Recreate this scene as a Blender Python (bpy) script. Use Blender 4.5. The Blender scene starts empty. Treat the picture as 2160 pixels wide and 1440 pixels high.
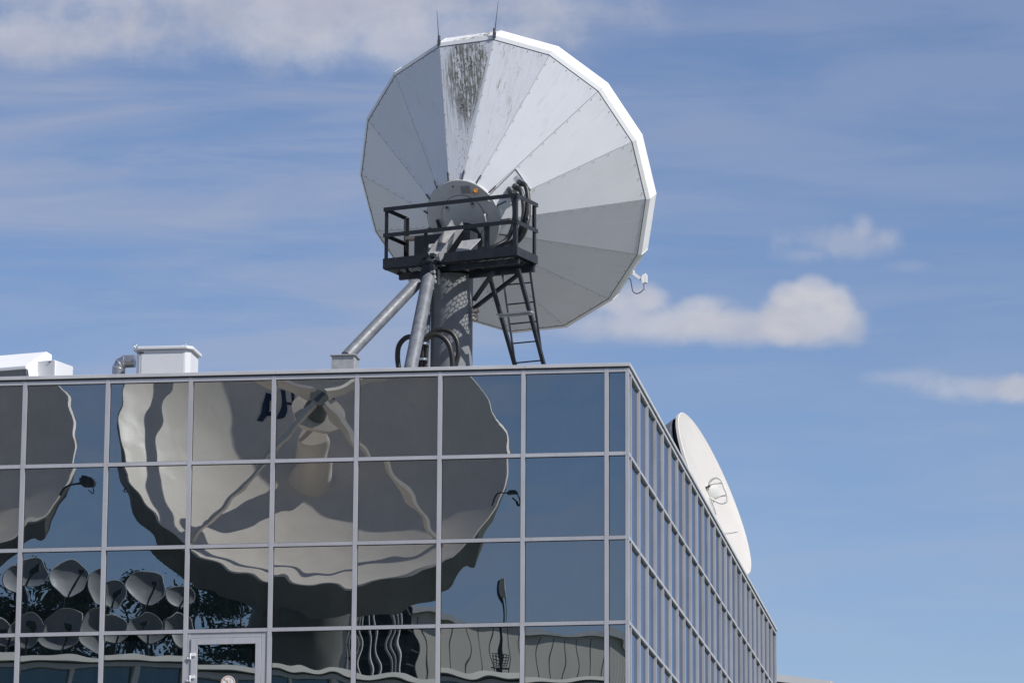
import bpy, bmesh, math, random
from math import sin, cos, pi, radians, sqrt
from mathutils import Vector as V, Matrix

random.seed(7)
S = bpy.context.scene
COL = S.collection

# ------------------------------------------------------------------ camera
CAM = V((6.2994, -57.6092, -11.6263))
PITCH, ROLL, YAW = 0.2042, 0.0196, 0.0153
FPX, CX, CY = 8283.9, 2088.2, 720.0           # focal length and principal point on the 2160 px wide photograph
RB = Matrix.Rotation(YAW, 3, 'Z') @ Matrix.Rotation(PITCH, 3, 'X') @ Matrix.Rotation(ROLL, 3, 'Y')
cam = bpy.data.cameras.new('camera')
cam.sensor_width = 36.0
cam.lens = FPX / 2160 * 36.0
cam.shift_x = -(CX - 1080) / 2160
cam.shift_y = 0.0
cam.clip_start, cam.clip_end = 0.5, 3000
co = bpy.data.objects.new('camera', cam)
COL.objects.link(co)
co.matrix_world = Matrix.Translation(CAM) @ (RB @ Matrix.Rotation(pi / 2, 3, 'X')).to_4x4()
S.camera = co

# ------------------------------------------------------------------ sun, sky, exposure
SUN = V((0.635, -0.325, 0.70)).normalized()
sun = bpy.data.lights.new('sun', 'SUN')
sun.energy, sun.angle, sun.color = 5.0, radians(0.53), (1.0, 0.965, 0.91)
so = bpy.data.objects.new('sun', sun)
COL.objects.link(so)
so.rotation_euler = SUN.to_track_quat('Z', 'Y').to_euler()

W = bpy.data.worlds.new('World')
S.world = W
W.use_nodes = True
NT = W.node_tree
NT.nodes.clear()


class G:
    """tiny node-graph helper"""
    def __init__(s, nt): s.nt = nt
    def n(s, t, **k):
        nd = s.nt.nodes.new(t)
        for a, b in k.items(): setattr(nd, a, b)
        return nd
    def put(s, sock, v):
        if hasattr(v, 'is_output'): s.nt.links.new(v, sock)
        else: sock.default_value = v
    def math(s, op, a, b=0.0, c=0.0, clamp=False):
        nd = s.n('ShaderNodeMath', operation=op, use_clamp=clamp)
        for i, v in enumerate((a, b, c)): s.put(nd.inputs[i], v)
        return nd.outputs[0]
    def vmath(s, op, a, b=(0, 0, 0)):
        nd = s.n('ShaderNodeVectorMath', operation=op)
        s.put(nd.inputs[0], a); s.put(nd.inputs[1], b)
        return nd.outputs['Value'] if op in ('LENGTH', 'DOT_PRODUCT', 'DISTANCE') else nd.outputs[0]
    def noise(s, vec, scale, detail=4, rough=0.55, dist=0.0):
        nd = s.n('ShaderNodeTexNoise')
        s.put(nd.inputs['Vector'], vec); nd.inputs['Scale'].default_value = scale
        nd.inputs['Detail'].default_value = detail; nd.inputs['Roughness'].default_value = rough
        nd.inputs['Distortion'].default_value = dist
        return nd.outputs[0]
    def ramp(s, v, a, b, lo=0.0, hi=1.0, smooth=True):
        nd = s.n('ShaderNodeMapRange', interpolation_type='SMOOTHSTEP' if smooth else 'LINEAR')
        s.put(nd.inputs[0], v)
        for i, q in zip((1, 2, 3, 4), (a, b, lo, hi)): nd.inputs[i].default_value = q
        return nd.outputs[0]
    def mix(s, f, a, b, t='MIX'):
        nd = s.n('ShaderNodeMix', data_type='RGBA', blend_type=t)
        s.put(nd.inputs[0], f)
        s.put(nd.inputs[6], a if hasattr(a, 'is_output') else (*a, 1))
        s.put(nd.inputs[7], b if hasattr(b, 'is_output') else (*b, 1))
        return nd.outputs[2]


def ray(px, py):
    return RB @ V(((px - CX) / FPX, 1.0, -(py - CY) / FPX))


g = G(NT)
sky = g.n('ShaderNodeTexSky', sky_type='NISHITA', sun_disc=False)
sky.sun_elevation = math.asin(SUN.z)
sky.sun_rotation = math.atan2(SUN.x, SUN.y)
sky.altitude, sky.air_density, sky.dust_density, sky.ozone_density = 150, 1.0, 0.25, 2.2
dirv = g.n('ShaderNodeTexCoord').outputs['Generated']
sep = g.n('ShaderNodeSeparateXYZ'); NT.links.new(dirv, sep.inputs[0])
ay = g.math('MAXIMUM', g.math('ABSOLUTE', sep.outputs[1]), 0.02)
pa, pe = g.math('DIVIDE', sep.outputs[0], ay), g.math('DIVIDE', sep.outputs[2], ay)
cmb = g.n('ShaderNodeCombineXYZ'); NT.links.new(pa, cmb.inputs[0]); NT.links.new(pe, cmb.inputs[1])
P2 = cmb.outputs[0]
SKY_STRENGTH = 0.10
skyc = g.mix(1.0, sky.outputs[0], (0.91, 0.925, 1.07), 'MULTIPLY')
# thin veils of cirrus, long and low
v1 = g.noise(g.vmath('MULTIPLY', P2, (9, 62, 1)), 1.0, 6, 0.60, 0.5)
v2 = g.noise(g.vmath('ADD', g.vmath('MULTIPLY', P2, (5, 17, 1)), (3.1, 7.7, 0)), 1.0, 3, 0.5, 0.3)
veil = g.math('MULTIPLY', g.ramp(g.math('ADD', g.math('MULTIPLY', v1, 0.55), g.math('MULTIPLY', v2, 0.5)), 0.42, 0.66), 0.46)
lowblue = g.ramp(pa, -0.22, -0.02, 1.0, 0.45)
veil = g.math('MULTIPLY', veil, lowblue)
skyc = g.mix(veil, skyc, (4.6, 4.75, 5.6))
# cumulus: heaps at their own bearings
n1 = g.noise(P2, 34, 3, 0.5)
n2 = g.noise(g.vmath('ADD', P2, (5.2, 1.3, 0)), 80, 8, 0.6, 0.2)
warp = g.math('ADD', g.math('MULTIPLY', g.math('SUBTRACT', n1, 0.5), 1.5), g.math('MULTIPLY', g.math('SUBTRACT', n2, 0.5), 1.9))
def heap(px, py, rx, ry, soft, dens, warpk=1.0):
    d = ray(px, py)
    c = (d.x / d.y, d.z / d.y, 0)
    q = g.vmath('MULTIPLY', g.vmath('SUBTRACT', P2, c), (FPX / rx, FPX / ry, 1))
    L = g.math('ADD', g.vmath('LENGTH', q), g.math('MULTIPLY', warp, warpk))
    return g.math('MULTIPLY', g.ramp(L, 1.0 + soft * 0.5, 1.0 - soft, 0, 1), dens)
heaps = [(1700, 668, 112, 70, 0.42, 0.82, .36), (1660, 622, 40, 30, .5, .6, .4), (1715, 608, 46, 32, .5, .6, .4), (1765, 634, 40, 40, .5, .6, .4), (1790, 690, 40, 40, .6, .5, .5), (1570, 690, 150, 46, 0.6, 0.72, .5), (1420, 682, 165, 44, 0.6, 0.72, .5), (1290, 640, 40, 22, .6, .45, .5), (1370, 630, 48, 28, .6, .45, .5), (1470, 645, 50, 24, .6, .4, .5),
         (1330, 636, 72, 42, 0.6, 0.55, .55), (1500, 640, 60, 26, 0.7, 0.35, .8), (1250, 690, 90, 28, 0.9, 0.35, .8),
         (1790, 514, 120, 38, 0.7, 0.40, .8), (1822, 478, 26, 34, 0.7, 0.36, .8), (1870, 500, 40, 24, 0.8, 0.3, .8), (1700, 540, 60, 18, 0.9, 0.22, .9), (1920, 560, 50, 14, 0.9, 0.16, .9),
         (2085, 818, 130, 34, 0.6, 0.50, .6), (2150, 818, 60, 36, 0.5, 0.55, .55), (1900, 796, 90, 18, 0.9, 0.24, .9),
         (640, 14, 560, 112, 0.9, 0.72, .6), (90, 75, 200, 62, 0.9, 0.55, .8), (860, 90, 340, 70, 0.9, 0.5, .7),
         (180, -60, 420, 110, 0.9, 0.6, .6), (1180, 30, 260, 60, 1.0, 0.25, .8)]
tot = None
for hp in heaps:
    m = heap(*hp)
    tot = m if tot is None else g.math('SUBTRACT', g.math('ADD', tot, m), g.math('MULTIPLY', tot, m))
n3 = g.noise(g.vmath('MULTIPLY', g.vmath('ADD', P2, (1.7, 0.012, 0)), (26, 44, 1)), 1.0, 5, 0.55)
inner = g.ramp(n3, 0.34, 0.66)
cloudc = g.mix(inner, (4.9, 5.0, 5.7), (6.2, 6.2, 6.65))
skyc = g.mix(tot, skyc, cloudc)
bg = g.n('ShaderNodeBackground'); bg.inputs[1].default_value = SKY_STRENGTH
NT.links.new(skyc, bg.inputs[0])
wo = g.n('ShaderNodeOutputWorld'); NT.links.new(bg.outputs[0], wo.inputs[0])

S.view_settings.view_transform = 'Standard'
S.view_settings.look = 'None'
S.view_settings.exposure = 0.0
S.view_settings.gamma = 1.0
S.render.engine = 'CYCLES'
S.cycles.caustics_reflective = False
S.cycles.max_bounces = 8


def at(px, py, Y):
    d = ray(px, py)
    return CAM + d * ((Y - CAM.y) / d.y)
def refl(px, py, D):                    # a point in front of the glass facade, seen in it, D metres away from it
    p = at(px, py, D); p.y = -p.y
    return p
def img(p):
    q = RB.transposed() @ (V(p) - CAM)
    return (CX + FPX * q.x / q.y, CY - FPX * q.z / q.y)

# frame of the main antenna mount: u across, v away from the viewer, azimuth of the dish
AZ = 0.3273
H = V((sin(AZ), cos(AZ), 0)); RT = V((cos(AZ), -sin(AZ), 0)); M0 = V((-3.226, 3.57, 0))
def mp(u, v, z): return M0 + RT * u + H * v + V((0, 0, z))
def on(px, py, v):
    d = ray(px, py)
    return CAM + d * ((M0 + H * v - CAM).dot(H) / d.dot(H))

# ------------------------------------------------------------------ materials
def new_mat(name):
    m = bpy.data.materials.new(name); m.use_nodes = True
    nt = m.node_tree; b = nt.nodes['Principled BSDF']
    return m, G(nt), b

def simple(name, col, rough=0.5, metal=0.0, var=0.12, scale=3.0, spec=0.5, streak=0.0, bump=0.0, tone=0.0):
    m, k, b = new_mat(name)
    tc = k.n('ShaderNodeTexCoord').outputs['Object']
    f = k.noise(tc, scale, 5, 0.6)
    c = k.mix(k.ramp(f, 0.3, 0.7), [x * (1 - var) for x in col], [min(1, x * (1 + var * 0.6)) for x in col])
    if streak:
        s2 = k.noise(k.vmath('MULTIPLY', tc, (14, 14, 0.9)), 1.0, 4, 0.6)
        c = k.mix(k.math('MULTIPLY', k.ramp(s2, 0.5, 0.8), streak), c, [x * 0.45 for x in col])
    if tone:
        rn = k.n('ShaderNodeObjectInfo').outputs['Random']
        c = k.mix(1.0, c, k.mix(rn, [1 - tone] * 3, [1 + tone * .6] * 3), 'MULTIPLY')
    k.put(b.inputs['Base Color'], c)
    b.inputs['Metallic'].default_value = metal
    k.put(b.inputs['Roughness'], k.ramp(k.noise(tc, scale * 2.3, 3), 0.3, 0.7, rough * 0.88, min(1, rough * 1.12)))
    b.inputs['Specular IOR Level'].default_value = spec
    if bump:
        bp = k.n('ShaderNodeBump'); bp.inputs['Strength'].default_value = bump; bp.inputs['Distance'].default_value = 0.01
        k.put(bp.inputs['Height'], k.noise(tc, scale * 6, 4)); k.nt.links.new(bp.outputs[0], b.inputs['Normal'])
    return m

ALU = simple('anodised_aluminium', (0.50, 0.50, 0.53), 0.42, 0.25, 0.07, 1.3, streak=0.22, tone=0.09)
COPING = simple('coping_sheet', (0.52, 0.52, 0.54), 0.45, 0.0, 0.10, 1.1, streak=0.12)
GAP_SHADE = simple('gap_shade_black', (0.012, 0.012, 0.014), 0.6)
DARKIN = simple('dark_core', (0.01, 0.011, 0.012), 0.8)
STEEL = simple('galvanised_steel', (0.165, 0.175, 0.195), 0.5, 0.1, 0.25, 7.0, streak=0.18)
STEELD = simple('grey_painted_steel', (0.037, 0.041, 0.050), 0.55, 0.0, 0.2, 6.0, spec=0.2, streak=0.12)
GALV = simple('zinc_channel', (0.40, 0.40, 0.41), 0.45, 0.2, 0.16, 9.0, streak=0.25)
WHITE = simple('white_sheet_metal', (0.80, 0.80, 0.815), 0.42, 0.0, 0.03, 1.5, streak=0.05)
CABW = simple('cabinet_grey_white', (0.66, 0.665, 0.685), 0.4, 0.0, 0.03, 1.5, streak=0.04)
HOSE = simple('black_rubber_hose', (0.022, 0.02, 0.02), 0.42, 0.0, 0.3, 12, spec=0.5)
HOSEG = simple('grey_conduit', (0.026, 0.025, 0.025), 0.45, 0.0, 0.3, 12)
CHROME = simple('bright_clamp', (0.75, 0.75, 0.75), 0.25, 0.9, 0.05)
DUCT = simple('spiral_duct', (0.42, 0.42, 0.44), 0.32, 0.75, 0.12, 5)
HUBM = simple('hub_paint', (0.56, 0.565, 0.56), 0.45, 0.0, 0.08, 3.0, streak=0.10)
HUBD = simple('hub_lines', (0.06, 0.065, 0.07), 0.6)
BOLT = simple('bolt_grey', (0.30, 0.305, 0.31), 0.5)
AMBER = simple('amber_lens', (0.46, 0.19, 0.03), 0.2, 0.0, 0.2, 20)
RAILP = simple('railing_paint', (0.034, 0.037, 0.045), 0.55, 0.0, 0.14, 6.0, spec=0.2)
PILLAR = simple('pillar_steel', (0.20, 0.208, 0.222), 0.55, 0.0, 0.12, 5.0, spec=0.25, streak=0.1)
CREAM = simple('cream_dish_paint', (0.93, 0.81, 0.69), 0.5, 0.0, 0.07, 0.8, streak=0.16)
CREAMD = simple('shaded_back_cladding', (0.19, 0.178, 0.16), 0.6, 0.0, 0.12, 0.6, streak=0.2)  # darker copy of the cream, with the underside's shade in the colour
GREYDISH = simple('grey_offset_dish', (0.46, 0.475, 0.51), 0.5, 0.0, 0.06, 2.0)
BLUEL = simple('navy_lettering', (0.012, 0.016, 0.06), 0.5)
CLAD = simple('grey_sandwich_panel', (0.76, 0.68, 0.60), 0.5, 0.0, 0.06, 0.5, streak=0.08)
CLADS = simple('panel_joint', (0.16, 0.16, 0.15), 0.7)
BEIGE = simple('beige_frame', (0.80, 0.74, 0.65), 0.5, 0.1, 0.06, 1.0)
BLACKM = simple('black_metal', (0.03, 0.03, 0.032), 0.5)
BARK = simple('bark', (0.07, 0.055, 0.042), 0.9, 0, 0.3, 8, bump=0.4)
CONC = simple('concrete', (0.30, 0.295, 0.28), 0.9, 0, 0.15, 1.5, bump=0.2)
ROOFM = simple('roof_membrane', (0.26, 0.26, 0.255), 0.85, 0, 0.2, 0.8)
FARW = simple('pale_roof_cladding', (0.42, 0.43, 0.45), 0.6, 0, 0.06, 0.3)
SIGNW = simple('sticker_white', (0.80, 0.79, 0.76), 0.4, 0, 0.03)
SIGNR = simple('sticker_red', (0.55, 0.22, 0.14), 0.4, 0, 0.08)
SIGNB = simple('sticker_grey', (0.40, 0.42, 0.46), 0.4, 0, 0.08)

def glass_mat(name, tint, deep):
    m, k, b = new_mat(name)
    nt = k.nt
    gl = k.n('ShaderNodeBsdfGlossy'); gl.inputs['Roughness'].default_value = 0.0
    tc = k.n('ShaderNodeTexCoord').outputs['Object']
    fr = k.n('ShaderNodeFresnel'); fr.inputs['IOR'].default_value = 1.45
    k.put(gl.inputs['Color'], k.mix(fr.outputs[0], tint, (0.58, 0.66, 0.86)))
    df = k.n('ShaderNodeBsdfDiffuse')
    dirt = k.ramp(k.noise(k.vmath('MULTIPLY', tc, (9, 9, 1.2)), 1.0, 5, 0.65), 0.50, 0.85, 0, 0.018)
    k.put(df.inputs['Color'], k.mix(dirt, deep, (0.5, 0.5, 0.48)))
    ad = k.n('ShaderNodeAddShader')
    nt.links.new(gl.outputs[0], ad.inputs[0]); nt.links.new(df.outputs[0], ad.inputs[1])
    out = nt.nodes['Material Output']
    nt.links.new(ad.outputs[0], out.inputs[0]); nt.nodes.remove(b)
    return m
GLASS = glass_mat('mirror_tinted_glass', (0.256, 0.280, 0.286), (0.003, 0.006, 0.008))
GLASS2 = glass_mat('teal_glass', (0.10, 0.13, 0.14), (0.012, 0.022, 0.028))

def dish_paint(name, moss=0.0, speck=0.0, streak=0.0, base=(0.74, 0.755, 0.79), tone=1.0):
    """white panel; UV x runs across the panel, y from hub to rim"""
    m, k, b = new_mat(name)
    uv = k.n('ShaderNodeUVMap').outputs[0]
    obj = k.n('ShaderNodeTexCoord').outputs['Object']
    sp = k.n('ShaderNodeSeparateXYZ'); k.nt.links.new(uv, sp.inputs[0])
    u, v = sp.outputs[0], sp.outputs[1]
    col = k.mix(k.ramp(k.noise(obj, 1.6, 4), 0.3, 0.7), [x * tone * 0.96 for x in base], [x * tone for x in base])
    st = k.noise(k.vmath('MULTIPLY', uv, (20, 2.2, 1)), 1.0, 5, 0.6)
    col = k.mix(k.math('MULTIPLY', k.ramp(st, 0.45, 0.8), 0.015 + 0.30 * streak), col, (0.42, 0.43, 0.42))
    # grime that runs from the seams and the outer bolts
    edge = k.ramp(k.math('ABSOLUTE', k.math('SUBTRACT', u, 0.5)), 0.34, 0.5)
    gr = k.ramp(k.noise(k.vmath('MULTIPLY', obj, (3, 3, 2)), 1.0, 5, 0.65), 0.45, 0.75)
    col = k.mix(k.math('MULTIPLY', k.math('MULTIPLY', edge, gr), 0.18), col, (0.36, 0.36, 0.34))
    top = k.math('MULTIPLY', k.ramp(v, 0.80, 1.0), k.ramp(k.noise(k.vmath('MULTIPLY', uv, (16, 3, 1)), 1.0, 4, 0.6), 0.48, 0.7))
    col = k.mix(k.math('MULTIPLY', top, 0.20), col, (0.40, 0.40, 0.37))
    if moss:
        fine = k.noise(k.vmath('MULTIPLY', uv, (26, 16, 1)), 1.0, 6, 0.7)
        big = k.noise(k.vmath('MULTIPLY', uv, (5, 5, 1)), 1.0, 4, 0.6)
        drip = k.noise(k.vmath('MULTIPLY', uv, (34, 3.0, 1)), 1.0, 4, 0.6)
        # an arch of growth below the rim, thinning downwards
        dx = k.math('MULTIPLY', k.math('SUBTRACT', u, 0.48), 2.5)
        dv = k.math('MULTIPLY', k.math('SUBTRACT', v, 0.82), k.ramp(v, 0.74, 0.84, 2.2, 4.6))
        dd = k.math('ADD', k.math('POWER', k.math('ABSOLUTE', dx), 2.0), k.math('POWER', k.math('ABSOLUTE', dv), 2.0))
        blob = k.ramp(k.math('ADD', dd, k.math('MULTIPLY', k.math('SUBTRACT', big, 0.5), 1.3)), 1.35, 0.35)
        mk = k.math('MULTIPLY', blob, k.ramp(k.math('ADD', k.math('MULTIPLY', fine, 0.6), k.math('MULTIPLY', drip, 0.45)), 0.43, 0.57))
        col = k.mix(k.math('MULTIPLY', mk, 0.92 * moss), col, (0.105, 0.10, 0.062))
        ring = k.math('MULTIPLY', k.ramp(k.math('ABSOLUTE', k.math('SUBTRACT', dd, 0.82)), 0.35, 0.05), k.ramp(fine, 0.42, 0.62))
        col = k.mix(k.math('MULTIPLY', k.math('MULTIPLY', ring, k.ramp(u, 0.45, 0.8)), 0.8 * moss), col, (0.11, 0.115, 0.03))
        run = k.math('MULTIPLY', k.ramp(v, 0.05, 0.62, 0.14, 0.75), k.ramp(drip, 0.42, 0.68))
        col = k.mix(k.math('MULTIPLY', k.math('MULTIPLY', run, k.ramp(v, 0.97, 0.8)), 0.8 * moss), col, (0.25, 0.25, 0.23))
    if speck:
        vo = k.n('ShaderNodeTexVoronoi'); vo.inputs['Scale'].default_value = 1.0
        k.put(vo.inputs['Vector'], k.vmath('MULTIPLY', uv, (26, 44, 1)))
        rad = k.ramp(k.noise(k.vmath('MULTIPLY', uv, (7, 9, 1)), 1.0, 3), 0.33, 0.62, 0.0, 0.40)
        side = k.ramp(k.math('ABSOLUTE', k.math('SUBTRACT', u, 0.55)), 0.48, 0.2)
        sm = k.math('MULTIPLY', k.math('LESS_THAN', vo.outputs['Distance'], k.math('MULTIPLY', rad, side)), speck)
        col = k.mix(k.math('MULTIPLY', sm, 0.75), col, (0.05, 0.052, 0.045))
    if streak and not moss:
        patch = k.ramp(k.noise(k.vmath('ADD', k.vmath('MULTIPLY', uv, (4.5, 4.0, 1)), (2.3, 0.4, 0)), 1.0, 3, 0.5), 0.50, 0.64)
        thin = k.ramp(k.noise(k.vmath('MULTIPLY', k.vmath('ADD', uv, (0, 0, 0)), (46, 9, 1)), 1.0, 5, 0.6), 0.48, 0.7)
        col = k.mix(k.math('MULTIPLY', k.math('MULTIPLY', patch, thin), min(1, 1.0 * streak)), col, (0.16, 0.165, 0.11))
    k.put(b.inputs['Base Color'], col)
    b.inputs['Roughness'].default_value = 0.42
    return m
PAINT = [dish_paint('dish_panel_paint_%s' % w, 0, 0, 0.10, tone=t) for w, t in (('a', 1.0), ('b', 0.97), ('c', 1.02))]
PAINTM = dish_paint('dish_panel_mossy', 1.0, 1.0, 0.5)
PAINTS = dish_paint('dish_panel_streaked', 0, 0.15, 0.9)
PAINTF = dish_paint('dish_panel_faint_streaks', 0, 0.05, 0.28)
RIMP = simple('dish_rim_paint', (0.80, 0.80, 0.80), 0.42, 0, 0.03, 2.0, streak=0.03)

# ------------------------------------------------------------------ mesh helpers
class MB:
    def __init__(s): s.v, s.f, s.uv = [], [], {}
    def add(s, pts, faces):
        n = len(s.v); s.v += [V(p) for p in pts]; s.f += [[n + i for i in q] for q in faces]
        return n
    def box(s, c, sx, sy, sz, ax=None):
        """centred box; ax = (x axis, y axis, z axis)"""
        c = V(c); X, Y, Z = ax or (V((1, 0, 0)), V((0, 1, 0)), V((0, 0, 1)))
        p = [c + X * (a * sx / 2) + Y * (b * sy / 2) + Z * (d * sz / 2) for d in (-1, 1) for b in (-1, 1) for a in (-1, 1)]
        s.add(p, [(0, 2, 3, 1), (4, 5, 7, 6), (0, 1, 5, 4), (2, 6, 7, 3), (0, 4, 6, 2), (1, 3, 7, 5)])
        return s
    def span(s, x0, x1, y0, y1, z0, z1):
        return s.box(((x0 + x1) / 2, (y0 + y1) / 2, (z0 + z1) / 2), abs(x1 - x0), abs(y1 - y0), abs(z1 - z0))
    def bar(s, p, q, w, h, up=None):
        """rectangular bar from p to q, w across, h along 'up'"""
        p, q = V(p), V(q); Y = (q - p).normalized(); up = V(up or (0, 0, 1))
        X = Y.cross(up)
        if X.length < 1e-4: X = Y.cross(V((0, 1, 0)))
        X.normalize(); Z = X.cross(Y)
        return s.box((p + q) / 2, w, (q - p).length, h, (X, Y, Z))
    def angle_bar(s, p, q, a, t, d1, d2):
        """L profile: legs of width a along directions d1 and d2"""
        p, q = V(p), V(q); Y = (q - p).normalized()
        d1 = (V(d1) - Y * V(d1).dot(Y)).normalized(); d2 = (V(d2) - Y * V(d2).dot(Y)); d2 = (d2 - d1 * d2.dot(d1)).normalized()
        prof = [(0, 0), (a, 0), (a, t), (t, t), (t, a), (0, a)]
        A = [p + d1 * i + d2 * j for i, j in prof]; B = [q + d1 * i + d2 * j for i, j in prof]
        n = len(prof)
        s.add(A + B, [list(range(n))[::-1], list(range(n, 2 * n))] + [(i, (i + 1) % n, n + (i + 1) % n, n + i) for i in range(n)])
        return s
    def cyl(s, p, q, r0, r1=None, n=16, caps=True):
        p, q = V(p), V(q); r1 = r0 if r1 is None else r1
        d = (q - p).normalized(); a = d.orthogonal().normalized(); b = d.cross(a)
        A = [p + (a * cos(2 * pi * i / n) + b * sin(2 * pi * i / n)) * r0 for i in range(n)]
        B = [q + (a * cos(2 * pi * i / n) + b * sin(2 * pi * i / n)) * r1 for i in range(n)]
        f = [(i, (i + 1) % n, n + (i + 1) % n, n + i) for i in range(n)]
        if caps: f += [list(range(n))[::-1], list(range(n, 2 * n))]
        s.add(A + B, f)
        return s
    def tube(s, pts, r, n=10, smooth=3, closed=False):
        P = [V(p) for p in pts]
        if smooth:
            Q = []
            m = len(P)
            rng = range(m) if closed else range(m - 1)
            for i in rng:
                p0 = P[(i - 1) % m] if closed or i > 0 else P[0] * 2 - P[1]
                p1, p2 = P[i], P[(i + 1) % m]
                p3 = P[(i + 2) % m] if closed or i + 2 < m else P[-1] * 2 - P[-2]
                for j in range(smooth):
                    t = j / smooth
                    Q.append(0.5 * ((2 * p1) + (p2 - p0) * t + (2 * p0 - 5 * p1 + 4 * p2 - p3) * t * t + (3 * p1 - p0 - 3 * p2 + p3) * t ** 3))
            if not closed: Q.append(P[-1])
            P = Q
        m = len(P); R = []
        up = None
        for i in range(m):
            d = (P[(i + 1) % m] - P[i - 1]) if closed else (P[min(i + 1, m - 1)] - P[max(i - 1, 0)])
            d.normalize()
            a = d.orthogonal().normalized() if up is None else (up - d * up.dot(d)).normalized()
            up = a; b = d.cross(a)
            R.append([P[i] + (a * cos(2 * pi * k / n) + b * sin(2 * pi * k / n)) * r for k in range(n)])
        f = []
        for i in range(m if closed else m - 1):
            o, o2 = i * n, ((i + 1) % m) * n
            f += [(o + k, o + (k + 1) % n, o2 + (k + 1) % n, o2 + k) for k in range(n)]
        if not closed: f += [list(range(n))[::-1], [(m - 1) * n + k for k in range(n)]]
        s.add([p for r_ in R for p in r_], f)
        return s
    def lathe(s, c, axis, prof, n=32, a0=None, caps=(False, False)):
        """prof = [(radius, distance along axis)]"""
        c, d = V(c), V(axis).normalized(); a = a0 or d.orthogonal().normalized(); b = d.cross(a)
        rings = [[c + d * h + (a * cos(2 * pi * i / n) + b * sin(2 * pi * i / n)) * r for i in range(n)] for r, h in prof]
        f = []
        for j in range(len(prof) - 1):
            f += [(j * n + i, j * n + (i + 1) % n, (j + 1) * n + (i + 1) % n, (j + 1) * n + i) for i in range(n)]
        if caps[0]: f.append(list(range(n))[::-1])
        if caps[1]: f.append([(len(prof) - 1) * n + i for i in range(n)])
        s.add([p for r_ in rings for p in r_], f)
        return s
    def prism(s, pts, d):
        """extrude a planar outline along vector d"""
        A = [V(p) for p in pts]; B = [p + V(d) for p in A]; n = len(A)
        s.add(A + B, [list(range(n))[::-1], list(range(n, 2 * n))] + [(i, (i + 1) % n, n + (i + 1) % n, n + i) for i in range(n)])
        return s
    def build(s, name, mat, parent=None, origin=None, smooth=False, bevel=0.0, uv=None, autosmooth=None):
        me = bpy.data.meshes.new(name)
        o0 = V(origin) if origin is not None else V((0, 0, 0))
        me.from_pydata([tuple(p - o0) for p in s.v], [], s.f)
        bm = bmesh.new(); bm.from_mesh(me); bmesh.ops.recalc_face_normals(bm, faces=bm.faces[:]); bm.to_mesh(me); bm.free()
        mats = mat if isinstance(mat, (list, tuple)) else [mat]
        for m in mats: me.materials.append(m)
        if smooth:
            for p in me.polygons: p.use_smooth = True
            if autosmooth is not None:
                me.set_sharp_from_angle(angle=radians(autosmooth))
        o = bpy.data.objects.new(name, me); COL.objects.link(o)
        if parent is not None:
            o.parent = parent
            o.location = o0 - parent.location if parent.parent is None else o0 - (parent.location + parent.parent.location)
        else: o.location = o0
        if bevel:
            bv = o.modifiers.new('bevel', 'BEVEL'); bv.width = bevel; bv.segments = 2; bv.limit_method = 'ANGLE'
        return o

def tag(o, label=None, cat=None, group=None, kind=None):
    for k, v in (('label', label), ('category', cat), ('group', group), ('kind', kind)):
        if v: o[k] = v
    return o
def thing(name, loc, label, cat, group=None):
    o = bpy.data.objects.new(name, None); COL.objects.link(o); o.location = V(loc); o.empty_display_size = 0.2
    return tag(o, label, cat, group)

# ------------------------------------------------------------------ ground
GZ = -13.25
gm, gk, gb = new_mat('grass_and_gravel')
gt = gk.n('ShaderNodeTexCoord').outputs['Object']
gk.put(gb.inputs['Base Color'], gk.mix(gk.ramp(gk.noise(gt, 0.05, 6, 0.6), 0.42, 0.58), (0.05, 0.075, 0.028), (0.11, 0.115, 0.08)))
gb.inputs['Roughness'].default_value = 0.95
m = MB(); m.add([(-700, -700, GZ), (700, -700, GZ), (700, 700, GZ), (-700, 700, GZ)], [(0, 1, 2, 3)])
tag(m.build('ground', gm), 'grass and gravel ground around the buildings', 'ground', kind='structure')
m = MB(); m.add([(-40, -22, GZ + .004), (60, -22, GZ + .004), (60, -0.6, GZ + .004), (-40, -0.6, GZ + .004)], [(0, 1, 2, 3)])
tag(m.build('pavement', CONC), 'grey paved apron before the glass facade', 'pavement', kind='structure')

# ------------------------------------------------------------------ the glass office building
PW, RH, E0, Y0, PWR = 1.25, 1.2662, 0.3366, 0.3486, 1.2041
XL = -24.0
bld = thing('office_building', (-4, 8, GZ), 'large office building wrapped in mirror glass panes in a grey metal grid', 'building')
def mx(i): return -E0 - (7 - i) * PW
def my(k): return Y0 + k * PWR
YB = my(25)
GD = 0.045                                     # glass set back behind the face of the mullions
TH = 0.0275                                     # half height of a transom
ZT = 0.0
NROW = 10
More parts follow.
